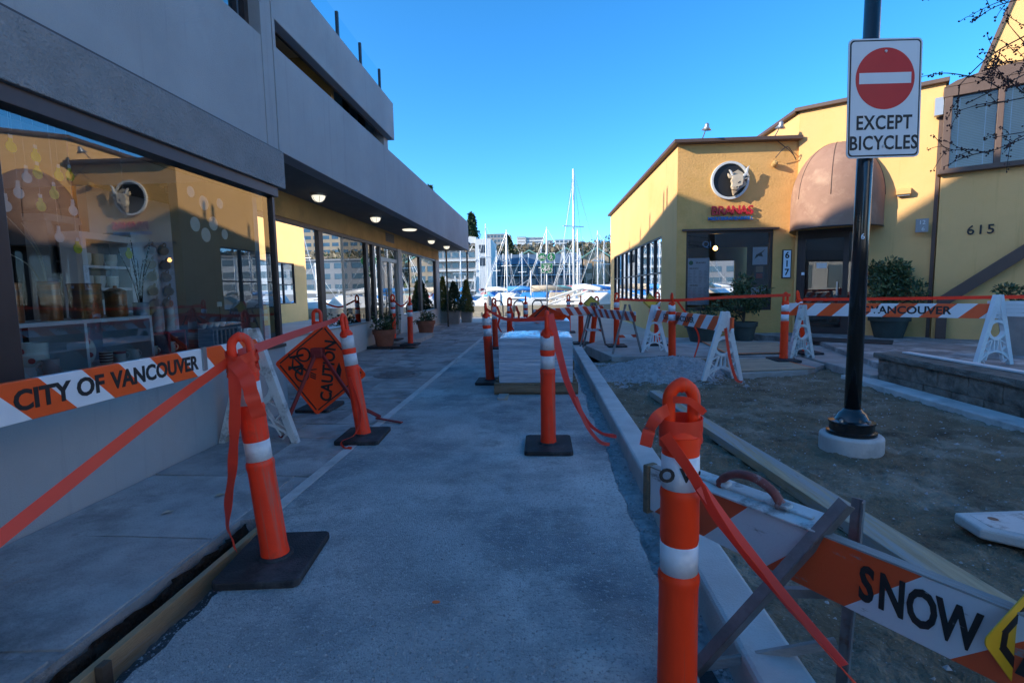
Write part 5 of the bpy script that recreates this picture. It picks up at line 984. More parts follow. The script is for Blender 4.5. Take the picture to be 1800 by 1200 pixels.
# ---- magnesium float lying on the board
fl = thing('concrete_float', 'concrete finishing float with red curved handle resting on the SNOW barricade', 'trowel', (.715, 1.77, .512), 0, None, None); fl.rotation_euler = (R(8), R(0), math.atan2(-.82, .56)); fl.scale = (.74, .85, .74)
b = MB(); b.prism([(-.36, -.055), (-.35, -.07), (.35, -.07), (.365, -.05), (.365, .05), (.35, .07), (-.35, .07), (-.36, .055)], 0, .012); b.build('blade', 'white_dirty', fl, bevel=.004)
MB().box(-.3, .3, -.012, .012, .012, .024).build('spine', 'white_dirty', fl, bevel=.004)
MB().tube(spline([(-.15, 0, .015), (-.13, 0, .06), (-.05, 0, .105), (.05, 0, .11), (.13, 0, .07), (.16, 0, .015)], 6), [.026]*4+[.02]*24+[.026]*3, 10).build('handle', 'handle_worn', fl, True)
for x_ in (-.15, .155): MB().box(x_-.05, x_+.05, -.022, .022, .012, .04).build('mount', 'white_dirty', fl, bevel=.012)
# ---- timber, plywood and lid on the right
o = thing('screed_plank', 'long mortar-smeared timber plank lying across the sand bed', 'plank', (1.55, 4.0, -.02), 0); MB().prism([(1.25, 6.0), (1.37, 6.02), (1.86, 1.2), (1.66, 1.2)], -.02, .045).build('plank', 'plank_wood', o, world=True, bevel=.004)
o = thing('plywood_sheet', 'larger orange-edged plywood sheet propped on the pads by the plant pot', 'plywood', (3.9, 9.6, .1)); MB().prism([(3.15, 8.85), (4.2, 8.95), (4.75, 10.6), (3.35, 10.9)], .085, .1).build('sheet', 'plywood', o, world=True)
for a, b in (((3.15, 8.85), (4.2, 8.95)), ((3.15, 8.85), (3.35, 10.9))): MB().bar((a[0], a[1], .103), (b[0], b[1], .103), .025, .002).build('spray_line', 'orange_spray', o, world=True)
o = thing('plywood_sheet', 'lower plywood sheet on the nearest concrete pad beside the leg frame', 'plywood', (3.4, 7.8, .05)); MB().prism([(2.75, 7.2), (3.85, 7.4), (3.75, 8.4), (2.75, 8.5)], .055, .072).build('sheet', 'plywood', o, world=True); MB().bar((3.85, 7.4, .075), (3.75, 8.4, .075), .02, .002).build('spray_line', 'orange_spray', o, world=True)
o = thing('short_board', 'short dirty board sticking out over the gravel heap', 'board', (2.45, 8.0, .1), R(8)); MB().box(-.35, .4, -.07, .07, 0, .03).build('board', 'pallet_wood', o, bevel=.004)
o = thing('utility_cover', 'pale concrete utility box lid lying on the sand at the right edge', 'lid', (2.45, 2.52, 0), R(4)); MB().prism([(-.33, .02), (-.3, .2), (.5, .22), (.5, -.3), (-.1, -.2)], .0, .055).build('lid', 'concrete', o, bevel=.012); MB().prism([(-.27, .03), (-.25, .16), (.45, .18), (.45, -.25), (-.08, -.16)], .0552, .057).build('lid_panel', 'white_dirty', o)
MB().lathe([(.022, .0572), (.022, .058), (0, .0581)], 14, (-.18, .11, 0)).build('lift_hole', 'frame_dark', o)

# ================================================================ PLANTS
def plant(name, label, cat, loc, potprof, potm, crown, lm, n, size, rim=None, trunk=.3, seed=1, potn=24, rzp=0):
    t = thing(name, label, cat, loc); sm(MB().lathe(potprof, potn).build('pot', potm, t, rz=rzp), 35); h = max(z for _, z in potprof); r1 = potprof[0][0]
    MB().lathe([(potprof[-1][0] if potprof[-1][0] > .02 else r1, h-.035), (0, h-.03)], 16).build('earth', 'soil', t)
    rr = random.Random(seed); sb = MB()
    for k in range(9):
        p, _ = crown(rr); p = Vector(p); sb.tube(spline([V(0, 0, h-.05), V(p.x*.3, p.y*.3, h+(p.z-h)*.5), p], 4), [.012]*5+[.006]*4, 5)
    sb.build('stems', 'bark', t, True); o = leaves(n*2//3, crown, size, seed).build('foliage', lm, t); o['kind'] = 'stuff'
    o = leaves(n//3, crown, size*.9, seed+90).build('young_foliage', 'leaf_mid' if lm == 'leaf_dark' else lm, t); o['kind'] = 'stuff'; return t
def blob(cx_, cy_, cz_, rx, ry, rz_, lumps, seed):
    rr = random.Random(seed); C = [(V(rr.gauss(0, .45), rr.gauss(0, .45), rr.gauss(0, .45)), rr.uniform(.35, .6)) for _ in range(lumps)]
    def f(r_):
        c, q = r_.choice(C); d = V(r_.gauss(0, 1), r_.gauss(0, 1), r_.gauss(0, 1)).normalized(); p = c+d*q*(r_.random()**.4)
        return (cx_+p.x*rx, cy_+p.y*ry, cz_+p.z*rz_), d
    return f
def cone(h0, h, r0, seed):
    def f(r_):
        t = r_.random()**1.4; z = h0+(h-h0)*t; a = r_.random()*6.28; q = r0*(1-t)**.8*(.55+.5*r_.random())*(1+.12*math.sin(a*3+z*9)); return (q*math.cos(a), q*math.sin(a), z), (math.cos(a)*.5, math.sin(a)*.5, .8)
    return f
sqp = lambda w_, h: [(w_*.62, 0), (w_*.72, h-.03), (w_*.75, h-.03), (w_*.75, h), (w_*.66, h), (w_*.64, h-.05)]
pot = lambda w_, h: [(w_*.7, 0), (w_*.95, h*.75), (w_*1.05, h*.76), (w_*1.08, h), (w_*.95, h), (w_*.92, h-.05)]
plant('terracotta_pot', 'large terracotta pot with dark sparse plant left of the canopy door', 'potted plant', (-3.5, 11.15, .0), pot(.24, .42), 'terracotta', blob(0, 0, .6, .26, .26, .24, 7, 2), 'leaf_dark', 500, .07, seed=2)
plant('terracotta_pot', 'smaller terracotta pot with low plant right of the canopy door', 'potted plant', (-3.35, 14.6, .0), pot(.26, .4), 'terracotta', blob(0, 0, .5, .28, .26, .16, 6, 3), 'leaf_dark', 420, .07, seed=3)
for k, (x, y, h, lm, rr, ph) in enumerate([(-3.85, 19.9, 1.75, 'leaf_yellow', .26, .5), (-3.3, 19.2, 1.55, 'leaf_conifer', .42, .5), (-2.95, 20.0, 1.62, 'leaf_yellow', .3, .42)]):
    plant('potted_conifer', ['tall yellowish conifer in planter nearest the shop end wall', 'broad dark green conifer in grey planter, middle of three', 'slim yellow green conifer in grey planter, rightmost of three'][k], 'potted conifer', (x, y, 0), sqp(.42, ph), 'planter_grey', cone(ph, h, rr, k), lm, 2600, .085, seed=k+5, potn=4, rzp=R(45))
plant('potted_shrub', 'wide dark leafy shrub in a dark pot under the restaurant window', 'potted plant', (4.35, 11.3, .07), pot(.26, .4), 'planter_dark', blob(.0, 0, .8, .44, .32, .36, 12, 5), 'leaf_dark', 1900, .075, seed=9)
plant('potted_shrub', 'low plant in a dark round tub left of the restaurant window', 'potted plant', (3.45, 11.2, .07), pot(.36, .4), 'planter_dark', blob(0, 0, .6, .28, .26, .26, 7, 6), 'leaf_dark', 420, .075, seed=10)
plant('potted_shrub', 'tall round dark green shrub in a green pot right of the restaurant door', 'potted plant', (7.0, 10.75, .15), pot(.34, .45), 'planter_dark', blob(0, 0, 1.1, .44, .42, .68, 14, 7), 'leaf_dark', 3200, .085, seed=11)
plant('potted_shrub', 'low dark shrub in a tall pale tapered pot before the 615 wall', 'potted plant', (7.15, 8.0, .155), [(.22, 0), (.33, .72), (.36, .72), (.36, .78), (.3, .78), (.3, .74)], 'planter_grey', blob(0, 0, .85, .42, .4, .22, 9, 8), 'leaf_dark', 1300, .07, seed=12)
# street tree at the right edge: trunk outside the frame, budding twigs reaching in
tr_ = thing('street_tree', 'bare budding street tree whose dark twigs reach in at the upper right', 'tree', (6.4, 4.6, -.03))
trk = MB(); trk.tube(spline([(0, 0, 0), (.05, 0, 1.2), (-.05, .05, 2.4), (-.1, .05, 3.6), (0, 0, 5)], 5), [.16]*4+[.14]*5+[.12]*5+[.09]*7, 10); trk.build('trunk', 'bark', tr_, True)
tw = MB(); bd_ = MB(); rr = random.Random(31); wl = lambda x, y, z: V(x-6.4, y-4.6, z+.03)
def twig(pts, r0, depth):
    S_ = spline(pts, 6); n = len(S_); tw.tube(S_, [max(.0022, r0*(1-.75*i/n)) for i in range(n)], 5)
    d0 = (S_[-1]-S_[0]).length
    for i, p in enumerate(S_):
        if depth and i > 2 and rr.random() < (.4 if depth > 1 else .22):
            d = (S_[i]-S_[i-1]).normalized(); e = V(d.x*.9+rr.gauss(0, .35), d.y*.4+rr.gauss(0, .3), d.z*.6+rr.gauss(0, .6)).normalized()*rr.uniform(.15, .45)*(1 if depth > 1 else .5); twig([p, p+e*.5+V(0, 0, .02), p+e+V(0, 0, rr.uniform(-.02, .06))], max(.003, r0*.45), depth-1)
        if rr.random() < (.35 if depth < 2 else .1) or i == n-1:
            for _ in range(rr.randint(1, 3)):
                q = p+V(rr.gauss(0, .009), rr.gauss(0, .009), rr.gauss(0, .009)); s_ = rr.uniform(.005, .009); bd_.lathe([(0, -s_), (s_*.9, -s_*.2), (s_*.6, s_*.6), (0, s_)], 5, q)
for pts in ([wl(6.3, 4.65, 3.2), wl(5.2, 4.5, 3.5), wl(4.2, 4.4, 3.05), wl(3.3, 4.3, 2.62)], [wl(6.3, 4.65, 2.6), wl(5.2, 4.5, 2.85), wl(4.3, 4.4, 2.75), wl(3.35, 4.3, 2.58)], [wl(6.3, 4.65, 3.6), wl(5.0, 4.5, 3.7), wl(4.3, 4.35, 3.35), wl(3.65, 4.3, 2.95)], [wl(6.3, 4.6, 2.6), wl(5.4, 4.45, 2.85), wl(4.6, 4.4, 2.75), wl(3.7, 4.3, 2.35)], [wl(6.3, 4.65, 3.9), wl(5.0, 4.5, 4.0), wl(4.1, 4.4, 3.75), wl(3.45, 4.3, 3.55), wl(3.2, 4.3, 3.45)], [wl(6.3, 4.65, 3.3), wl(5.0, 4.55, 3.45), wl(4.2, 4.4, 3.3), wl(3.5, 4.3, 3.0), wl(3.22, 4.3, 2.75)], [wl(6.3, 4.6, 3.0), wl(5.2, 4.5, 3.15), wl(4.3, 4.4, 3.02), wl(3.55, 4.3, 2.9)], [wl(6.3, 4.6, 4.2), wl(5.2, 4.5, 4.1), wl(4.4, 4.4, 3.7), wl(3.6, 4.3, 3.35)], [wl(6.3, 4.6, 2.8), wl(5.3, 4.5, 2.95), wl(4.6, 4.45, 2.8), wl(4.0, 4.4, 2.45), wl(3.5, 4.35, 2.25)]): twig(pts, .011, 2)
tw.build('twigs', 'twig', tr_); o = bd_.build('buds', 'bud', tr_); o['kind'] = 'stuff'

# ================================================================ WATERFRONT
wl_ = thing('seawall', 'low sunlit beige concrete seawall between the plaza and the marina', 'wall', (0, 24.5, 0))
x = -36.
while x < 36: MB().box(x+.012, x+2.388, 24.3, 24.7, -1.2, .5).build('wall_section', 'seawall', wl_, world=True, bevel=.02); x += 2.4
for k in range(12): MB().box(-4.6+k*.9, -3.75+k*.9, 24.22, 24.298, -.1, .22).build('ledge_stone', 'seawall', wl_, world=True, bevel=.03)
lp = thing('lamp_post', 'black lantern lamp post on the plaza beside the potted conifers', 'lamp post', (-3.4, 23.6, 0)); sm(MB().lathe([(.2, 0), (.2, .08), (.12, .14), (.09, .3), (.06, .4), (.045, 1.5), (.04, 2.9), (.06, 2.95), (.03, 3.0)], 16).build('post', 'black_paint', lp), 40)
MB().lathe([(.05, 3.0), (.11, 3.06), (.15, 3.32), (.14, 3.33)], 8).build('lantern_glass', 'far_tan', lp); MB().lathe([(.22, 3.33), (.2, 3.36), (.08, 3.47), (.03, 3.55), (0, 3.56)], 16).build('lantern_cap', 'black_paint', lp)
o = thing('thin_post', 'thin black pole standing in front of the yellowish conifer', 'post', (-3.25, 17.6, 0)); MB().tube([(0, 0, 0), (0, 0, 2.72)], .03, 8).build('post', 'black_paint', o)
gs = thing('path_sign', 'green Seaside route sign with round bicycle and pedestrian discs above', 'sign', (.25, 23.9, 0)); MB().tube([(0, 0, 0), (0, 0, 2.85)], .035, 10).build('post', 'sign_back', gs, True)
for x, nm in ((-.21, 'bicycle_disc'), (.21, 'pedestrian_disc')):
    MB().ring((x, 2.71), .2, .001, -.06, -.05, 28).build(nm, 'sign_white', gs); MB().ring((x, 2.71), .185, .001, -.064, -.0605, 28).build('disc_face', 'sign_green', gs)
MB().box(-.27, .27, -.06, -.05, 1.97, 2.43).build('route_plate', 'sign_white', gs); MB().box(-.255, .255, -.064, -.0605, 1.985, 2.415).build('route_face', 'sign_green', gs)
text('Seaside', .12, 'sign_white', gs, T(0, -.067, 2.34) @ UPY, name='route_lettering'); bike(gs, T(0, -.067, 2.1) @ UPY, .3, 'sign_white'); bike(gs, T(-.21, -.067, 2.67) @ UPY, .18, 'sign_white')
MB().tube([(.2, -.067, 2.86), (.2, -.067, 2.82)], .02, 6).build('pedestrian_symbol', 'sign_white', gs); b = MB(); [b.tube(q, .014, 5) for q in ([(.2, -.067, 2.8), (.21, -.067, 2.7), (.15, -.067, 2.58)], [(.21, -.067, 2.7), (.27, -.067, 2.58)], [(.13, -.067, 2.7), (.2, -.067, 2.78), (.28, -.067, 2.7)])]; b.build('pedestrian_symbol', 'sign_white', gs)
for k, (x, y) in enumerate([(-1.95, 22.8), (-1.02, 22.8), (-.2, 23.2)]):
    o = MB().tube([(-.22, 0, 0), (-.22, 0, .55)]+[(-.22*math.cos(a), 0, .55+.22*math.sin(a)) for a in (.3, .8, 1.3, 1.57, 1.85, 2.35, 2.85)]+[(.22, 0, .55), (.22, 0, 0)], .03, 8).build('bike_rack', 'black_paint', None, True, loc=(x, y, 0)); tag(o, ['left dark inverted-U bicycle rack before the seawall', 'middle dark inverted-U bicycle rack before the seawall', 'right dark inverted-U bicycle rack before the seawall'][k], 'bike rack', 'bicycle racks on the plaza')
# boats
def boat(label, x, y, top, cover, L_=8., rz=0., mr=.07, mast=True, group='sailboats in the marina', boom=True):
    t = thing('sailboat', label, 'sailboat', (x, y, -.45), rz, group); b = MB(); n = 14; secs = []
    for i in range(n+1):
        s = i/n; yv = (s-.5)*L_; w_ = 1.1*math.sin(math.pi*min(1, .22+s*.78))**.75*(1 if s < .99 else .1); sh = .72+.25*(s-.4)**2+.15*s
        secs.append([(-w_, yv, sh), (-w_*.93, yv, .45), (-w_*.55, yv, -.1), (0, yv, -.3), (w_*.55, yv, -.1), (w_*.93, yv, .45), (w_, yv, sh)])
    for q in secs: b.v += q
    b.f = [(i*7+k, i*7+k+1, (i+1)*7+k+1, (i+1)*7+k) for i in range(n) for k in range(6)]+[tuple(range(7)), tuple(range(n*7+6, n*7-1, -1))]+[(i*7+6, i*7, (i+1)*7, (i+1)*7+6) for i in range(n)]
    sm(b.build('hull', 'hull', t), 50)
    MB().prism([(-.26*L_, .72), (-.25*L_, 1.1), (.08*L_, 1.15), (.2*L_, .85), (.2*L_, .72)], -.75, .75, 'x').build('cabin', 'hull', t, bevel=.06)
    for s in (-1, 1): MB().box(s*.752-.003, s*.752+.003, -.2*L_, .05*L_, .9, 1.03).build('cabin_window', 'far_dark', t)
    if mast:
        h = top+.45; MB().tube([(0, .1*L_, 1.3), (0, .1*L_, h)], [mr, mr*.8], 8).build('mast', 'mast', t, True)
        sp_ = MB().tube([(-.7, .1*L_, h*.62), (.7, .1*L_, h*.62)], .03, 5); sp_.build('spreader', 'mast', t)
        rg = MB()
        for e in ((0, .48*L_, .9), (0, -.48*L_, .8), (-1.0, .08*L_, .8), (1.0, .08*L_, .8)): rg.tube([(0, .1*L_, h-.1), e], .009, 3)
        rg.build('rigging', 'sign_back', t)
        MB().tube([(0, .1*L_, h-.5), (0, .46*L_, 1.0)], .018, 5).build('furled_jib', 'mast', t, True)
        if boom:
            b = MB(); b.tube([(0, .09*L_, 1.75), (0, -.1*L_, 1.8), (0, -.34*L_, 1.65)], [.2, .17, .1], 8); b.build('sail_cover', cover, t, True)
    cv = MB(); cv.prism([(-.95, .85), (0, 1.5), (.95, .85), (.8, .75), (-.8, .75)], -.45*L_, -.1*L_, 'y'); cv.build('tarpaulin', cover, t, bevel=.08)
    return t
BL = [(-6.96, 45, 4.74, 'boat_blue', 'far left sailboat whose short mast shows beneath the canopy edge', .3), (-4.03, 42, 6.63, 'hull', 'sailboat with tall leaning-stay mast left of the trees, white deck', .9), (-4.1, 56, 6.49, 'boat_blue', 'more distant sailboat with thin mast behind the white deck boat', -.5), (-2.09, 40, 5.86, 'boat_blue', 'sailboat with bright blue cover left of the green sign', 1.2), (-6.2, 60, 4.85, 'boat_teal', 'distant sailboat with thin mast beside the white building', .2), (-.1, 35, 2.5, 'boat_beige', 'beige covered boat behind the bicycle racks', 1.5), (1.02, 42, 6.24, 'boat_teal', 'sailboat with teal sail cover right of the green sign', 1.1), (2.5, 48, 5.27, 'boat_red', 'sailboat with red cover behind the gangway', .6), (2.2, 30, 8.1, 'hull', 'nearest sailboat with the tallest white mast right of the green sign', .5), (3.26, 38, 5.54, 'boat_blue', 'sailboat with blue covers close to the yellow restaurant wall', 1.3), (4.81, 40, 5.65, 'hull', 'sailboat with stout mast just left of the restaurant corner', .8), (6.85, 55, 6.36, 'boat_blue', 'distant sailboat with mast touching the restaurant corner', .3)]
for x, y, tp, cv, lb, rz in BL: boat(lb, x, y, tp, cv, 6.2, rz, .075 if y < 31 else .055)
rr = random.Random(77)
for k in range(16):
    x = 5+rr.random()*26 if k < 12 else -9-rr.random()*12; y = 29+rr.random()*32
    boat('moored sailboat number %d along the east berths seen only in window reflections' % (k+1) if 0 else 'moored white sailboat seen only as a reflection in the shop windows', x, y, 4.5+rr.random()*3.5, rr.choice(['boat_blue', 'hull', 'boat_teal', 'hull', 'boat_beige']), 7.5, rr.random()*3, .085, group='sailboats seen in reflections')
for k, (x, y, tp) in enumerate([(-5.2, 66, 6.2), (-1.6, 58, 5.4), (.6, 68, 6.8), (3.6, 62, 5.2), (5.4, 70, 6.6), (-8.4, 72, 6.9)]):
    boat(['distant sailboat between the lamp post and the first tall mast', 'distant sailboat left of the green sign post', 'distant sailboat straight behind the green sign post', 'distant sailboat right behind the tallest mast', 'distant sailboat between the tallest mast and the restaurant', 'farthest sailboat beside the canopy end'][k], x, y, tp, rr.choice(['boat_blue', 'boat_beige', 'boat_teal', 'boat_red']), 7, rr.random()*3, .075)
gw = thing('gangway', 'white sloping gangway handrails rising to a pier behind the racks', 'gangway', (1.5, 29.5, 0))
for dz in (0, .28): MB().tube([(.3, 29.5, .35+dz), (2.8, 29.5, 1.15+dz)], .06, 6).build('handrail', 'mast', gw, world=True)
for k in range(6): MB().tube([(.3+k*.5, 29.5, -.1+k*.16), (.3+k*.5, 29.5, .63+k*.16)], .025, 5).build('baluster', 'mast', gw, world=True)
MB().prism([(.2, -.2), (2.9, .62), (2.9, .5), (.2, -.35)], 28.9, 30.1, 'y').build('ramp', 'dock', gw, world=True)
for k, (x, y, h) in enumerate([(-2.6, 32, .95), (2.0, 31, .95), (-3.4, 33, .8), (4.6, 33, 1.0)]): o = MB().lathe([(.15, -1.5), (.15, h-.05), (.12, h), (0, h+.12)], 10).build('dock_pile', 'hull' if k < 2 else 'dock', None, True, loc=(x, y, 0)); tag(o, ['white capped dock pile left of the covered boats', 'white capped dock pile under the gangway', 'brown dock pile at the left end of the boats', 'brown dock pile near the restaurant corner'][k], 'pile', 'dock piles')
struct(MB().box(-40, 60, 36.5, 38, -.7, -.15).build('floating_dock', 'dock')); struct(MB().box(-60, 80, 50, 51.5, -.7, -.1).build('floating_dock', 'dock'))
# far shore
def terr(x, y):
    t = (y-112)/60.; h = 1.0+(0 if t < 0 else 11*min(1, t)**1.3)+max(0, (y-172))*.078*(1-min(.35, max(0, y-300)*.0007)); return min(h, 44)+2.2*nz(x, y, .02)*min(1, max(0, t))
struct(sm(grid_mesh(-420, 420, 112, 760, 90, 70, terr).build('hillside', 'hill')))
struct(MB().box(-420, 420, 109, 112.5, -1.5, 1.0).build('quay', 'far_grey')); o = thing('quay_railing', 'thin pale railing along the far quay', 'railing', (0, 109.2, 1)); MB().box(-60, 60, 109.15, 109.25, 1.9, 2.0).build('rail', 'far_white', o, world=True); b = MB(); [b.box(-60+k*3, -59.92+k*3, 109.15, 109.25, 1.0, 1.9) for k in range(41)]; q = b.build('posts', 'far_white', o, world=True); q['kind'] = 'stuff'
def block(name, label, x0, x1, y0, y1, z0, z1, wallm, floors, cols, wm='far_glass', roofm='far_grey', ww=.72, wh=.5, slab=None):
    t = thing(name, label, 'building', ((x0+x1)/2, y0, z0)); MB().box(x0, x1, y0, y1, z0-4, z1).build('wall', wallm, t, world=True); MB().box(x0-.3, x1+.3, y0-.3, y1+.3, z1, z1+.4).build('roof', roofm, t, world=True)
    fh = (z1-z0)/floors; cw = (x1-x0)/cols
    for f in range(floors):
        for c in range(cols):
            a = x0+c*cw+cw*(1-ww)/2; zb = z0+f*fh+fh*.3
            MB().box(a, a+cw*ww, y0-.06, y0+.2, zb, zb+fh*wh).build('window', wm, t, world=True)
        if slab: MB().box(x0-.2, x1+.2, y0-1.2, y0, z0+f*fh-.15, z0+f*fh+.2).build('balcony', slab, t, world=True)
    return t
wb_ = block('apartment_building', 'white waterfront apartment building with balcony bands left of the lamp post', -22, -13.4, 106, 118, 1.2, 9.4, 'far_grey', 4, 5, slab='far_white')
MB().box(-13.39, -10.2, 105, 118, -1, 11.6).build('tower', 'far_white', wb_, world=True); MB().prism([(-15.5, 10.8), (-14.6, 12.2), (-13.2, 12), (-13.2, 10.8)], 105.2, 112, 'y').build('tower_crown', 'far_white', wb_, world=True)
for z in (6.2, 8.8): MB().box(-12.6, -11.3, 104.9, 105.1, z, z+1.6).build('tower_window', 'far_dark', wb_, world=True)
for k in range(6): MB().bar((-21.5+k*1.4, 104.9, 9.2), (-20.9+k*1.4, 106, 10.6), .12, .12).build('pergola_bar', 'far_white', wb_, world=True)
for k in range(5): MB().box(-21.8+k*2, -21.5+k*2, 104.7, 104.9, 1, 4.2).build('column', 'far_white', wb_, world=True)
tb = thing('terraced_building', 'dark blue glazed terrace building with white bands and slanted skylights across the water', 'building', (-1, 118, 1)); MB().box(-11, 9, 119, 130, -2, 7.2).build('wall', 'far_dark', tb, world=True)
for z in (1.6, 4.3, 6.5): MB().box(-11.2, 9.2, 117.8, 119, z, z+.25).build('floor_band', 'awning_far', tb, world=True)
for k in range(11): MB().box(-11+k*2-.12, -11+k*2+.12, 118.2, 118.5, 1, 7).build('column', 'far_blue', tb, world=True)
for k in range(10):
    for z in (2.3, 4.9): MB().box(-10.7+k*2, -9.3+k*2, 118.9, 119.05, z, z+1.4).build('window', 'far_glass' if (k+int(z)) % 3 else 'far_grey', tb, world=True)
    MB().add([(-10.9+k*2, 118.2, 7.0), (-9.2+k*2, 118.2, 7.0), (-9.2+k*2, 121.5, 9.4), (-10.9+k*2, 121.5, 9.4)], [(0, 1, 2, 3)]).build('skylight', 'far_blue', tb, world=True)
    MB().prism([(118.0, 6.9), (118.6, 7.2), (121.8, 9.7), (121.5, 9.2)], -9.15+k*2, -8.95+k*2+.12, 'x').build('fin', 'far_white', tb, world=True)
def house(label, x0, x1, y, z0, ze, zr, wallm='far_tan', gable='x'):
    t = thing('gabled_house', label, 'house', ((x0+x1)/2, y, z0)); MB().box(x0, x1, y, y+9, z0-3, ze).build('wall', wallm, t, world=True); m_ = (x0+x1)/2
    MB().prism([(x0-.5, ze), (m_, zr), (x1+.5, ze), (x1+.5, ze+.3), (m_, zr+.35), (x0-.5, ze+.3)], y-.6, y+9.5, 'y').build('roof', 'roof_green', t, world=True); MB().prism([(x0, ze), (m_, zr), (x1, ze)], y, y+.2, 'y').build('gable', wallm, t, world=True)
    for k in range(3): MB().box(x0+(x1-x0)*(.12+.28*k), x0+(x1-x0)*(.32+.28*k), y-.05, y+.1, z0+2, z0+3.6).build('window', 'far_glass', t, world=True); MB().box(x0+(x1-x0)*(.12+.28*k), x0+(x1-x0)*(.32+.28*k), y-.05, y+.1, z0+4.6, z0+6).build('window', 'far_glass', t, world=True)
house('green roofed house behind the terrace building, left one', -6, 0, 128, 2, 8.8, 10.6); house('green roofed house rising right of the green sign', 2.5, 9.5, 126, 1.5, 8.6, 10.8); house('green roofed tan house beside the tall mast at right', 10.2, 16, 124, 1.2, 8.4, 10.6); house('green roofed house mostly hidden behind the restaurant corner', 17, 24, 122, 1.2, 8, 10.2)
o = block('tan_box_house', 'small tan block bay hanging before the right green roofed house', 12.4, 14.2, 121, 123.9, 4.8, 7.6, 'far_tan', 1, 1)
block('office_building', 'long white office block with window bands on the hilltop', -12, 2, 420, 440, 31, 42.5, 'far_white', 5, 1, wm='far_blue', ww=.94, wh=.45); block('office_building', 'narrow white end wing of the hilltop office block', -19.5, -12.3, 419, 438, 31, 43, 'far_white', 5, 1, wm='far_grey', ww=.8, wh=.35); block('apartment_building', 'white hilltop building just right of the office block', 3.5, 9.5, 415, 430, 29, 39.5, 'far_white', 4, 2)
block('apartment_building', 'stepped white hilltop building right of the green sign', 12, 30, 440, 455, 34, 42, 'far_white', 3, 5); block('apartment_building', 'small hilltop block behind the tall mast', 33, 42, 430, 445, 30, 38.5, 'far_tan', 3, 3); block('apartment_building', 'pale hilltop building behind the dark conifer', -45, -28, 430, 445, 36, 47, 'far_grey', 3, 6)
block('apartment_building', 'terraced apartment block on the hill seen only in the shop windows', 70, 100, 230, 250, 18, 34, 'far_tan', 5, 7)
block('apartment_building', 'low grey waterfront block seen only in the shop windows', 28, 64, 116, 130, 1.2, 8.5, 'far_grey', 3, 9); block('apartment_building', 'white waterfront block at far left seen only in restaurant windows', -60, -28, 112, 126, 1.2, 9.5, 'far_white', 3, 9)
def tree(name, label, x, y, z0, h, rw, lm, n, size, shape, seed, cat='tree'):
    t = thing(name, label, cat, (x, y, z0), 0, 'trees on the far shore'); MB().tube([(0, 0, -2), (0, 0, h*.5), (0, 0, h*.93)], [h*.025, h*.016, .03], 6).build('trunk', 'bark', t)
    if shape == 'con':
        def f(r_):
            q = r_.random()**.8; tier = (q*9) % 1; a = r_.random()*6.28; q2 = rw*(1-q)**.75*(1-.5*tier)*(.35+.65*r_.random())*(1+.25*math.sin(a*3+seed)); return (q2*math.cos(a), q2*math.sin(a), h*(.12+.88*q)), (math.cos(a), math.sin(a), -.2)
    else: f = blob(0, 0, h*.62, rw, rw, h*.36, 14, seed)
    o = leaves(n, f, size, seed, .45, .5).build('crown', lm, t); o['kind'] = 'stuff'; return t
tree('conifer_tree', 'tall dark conifer rising behind the white apartment building', -20.1, 150, 9, 14.2, 3.4, 'leaf_conifer', 2600, .9, 'con', 1); tree('conifer_tree', 'dark tree top poking above the canopy parapet', -34, 160, 10, 23, 4, 'leaf_conifer', 2200, 1, 'con', 2); tree('conifer_tree', 'dark conifer left of the hilltop office block', -10.3, 165, 9, 9.2, 2.6, 'leaf_conifer', 1800, .8, 'con', 3)
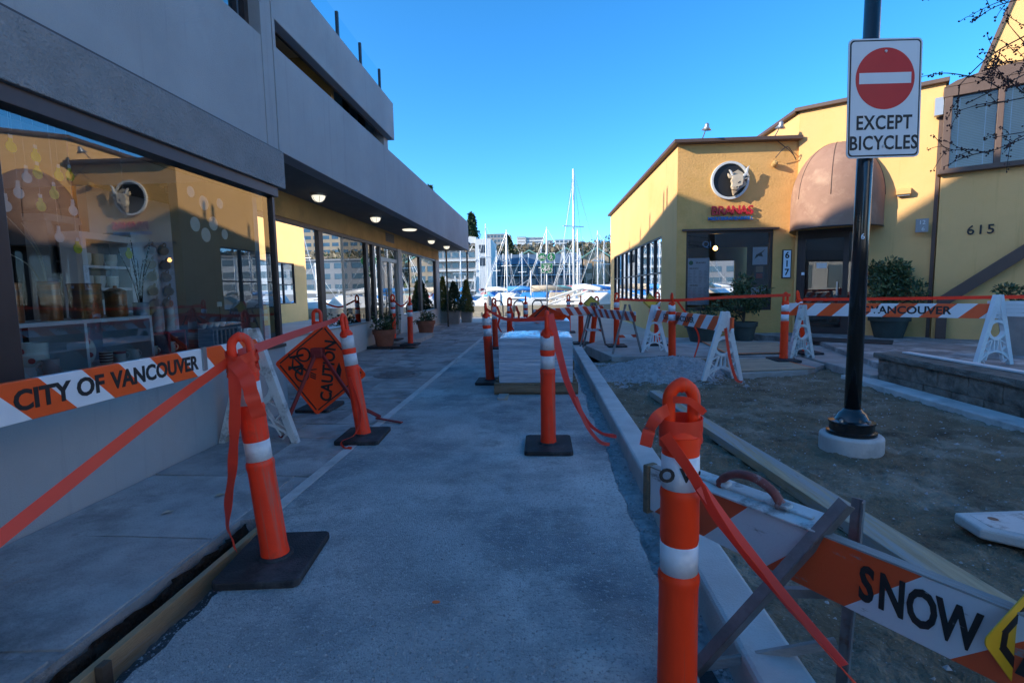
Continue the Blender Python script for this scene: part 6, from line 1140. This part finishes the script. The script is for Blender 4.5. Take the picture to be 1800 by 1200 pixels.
for k, (x, y, z, h, rw, lm) in enumerate([(-25, 170, 11, 10, 4, 'leaf_bare'), (-15, 168, 11, 8.5, 4, 'leaf_bare'), (-6, 200, 14, 7, 4, 'leaf_bare'), (4, 180, 12, 6.5, 4, 'leaf_conifer'), (12, 190, 13, 7.5, 5, 'leaf_bare'), (20, 175, 11.5, 9, 4.5, 'leaf_conifer'), (27, 185, 12, 9, 5, 'leaf_bare'), (34, 180, 12, 9, 5, 'leaf_conifer'), (1, 260, 21, 9, 6, 'leaf_bare'), (18, 280, 23, 9, 6, 'leaf_bare'), (32, 270, 22, 9, 6, 'leaf_conifer'), (-30, 260, 21, 9, 6, 'leaf_bare')]):
    tree('hill_tree', 'far hillside tree, '+['bare one left of the tall conifer', 'bare one right of the tall conifer', 'bare one below the office block', 'evergreen below the office block', 'bare one above the green roofed house', 'evergreen behind the tall mast', 'bare one near the restaurant corner', 'evergreen at the restaurant corner', 'bare one beside the office block', 'bare one below the stepped white building', 'evergreen on the ridge at right', 'bare one on the ridge at left'][k], x, y, z-5, h, rw, lm, 900, .9, 'blob', k+20)
rr = random.Random(9)
def wood(r_):
    x = r_.uniform(-260, 260); y = 125+r_.random()**1.3*330
    return (x, y, terr(x, y)-1+r_.random()**1.5*4.5), (0, 0, 1)
o = leaves(45000, wood, 1.9, 40, .3, .6).build('hillside_woods', 'leaf_bare'); tag(struct(o, 'stuff'), 'brown and green winter woods covering the far hillside', 'woods')
def wood2(r_):
    x = r_.uniform(-120, 160); y = 120+r_.random()*60
    return (x, y, terr(x, y)-1+r_.random()**1.3*3.5), (0, 0, 1)
o = leaves(9000, wood2, 1.2, 41, .3, .6).build('shore_shrubs', 'leaf_conifer'); tag(struct(o, 'stuff'), 'dark evergreen shrubs between the far shore houses', 'shrubs')

# behind the viewer: the street goes on, with an added light-bouncing building
struct(MB().box(-40, 40, -45, -4.02, -.2, -.004).build('street_pavement', 'plaza'))
def behind(label, x, y0, y1, z1, m):
    t = thing('bounce_building', label, 'building', (x, y0, 0)); MB().box(x, x+8, y0, y1, -.1, z1).build('wall', m, t, world=True); MB().box(x-.2, x+8.2, y0-.2, y1+.2, z1, z1+.3).build('roof', 'brown_trim', t, world=True)
    n = int((y1-y0)/3)
    for k in range(n):
        for z in (1.0, 4.2): MB().box(x-.05, x+.1, y0+.8+k*3, y0+2.3+k*3, z, z+1.6).build('window', 'far_glass', t, world=True)
behind('unseen cream building added behind the viewer at right to bounce fill light', 7.5, -22, -3, 8.5, 'white_wall')  # added out of view so its sunlit wall brightens the shaded street
block('apartment_building', 'tan street block far behind the viewer, mirrored in the restaurant glass', -14, 6, -44, -40, 0, 9, 'far_tan', 3, 6)
for k, (x, y) in enumerate([(3.5, -26), (-3, -30), (6, -32), (0.5, -24)]): tree('street_tree', ['street tree behind the viewer mirrored at the window\'s left', 'street tree behind the viewer mirrored at the window\'s middle', 'street tree behind the viewer mirrored in the door', 'far street tree behind the viewer'][k], x, y, 0, 9, 3, 'leaf_conifer', 1500, .35, 'blob', k+50)
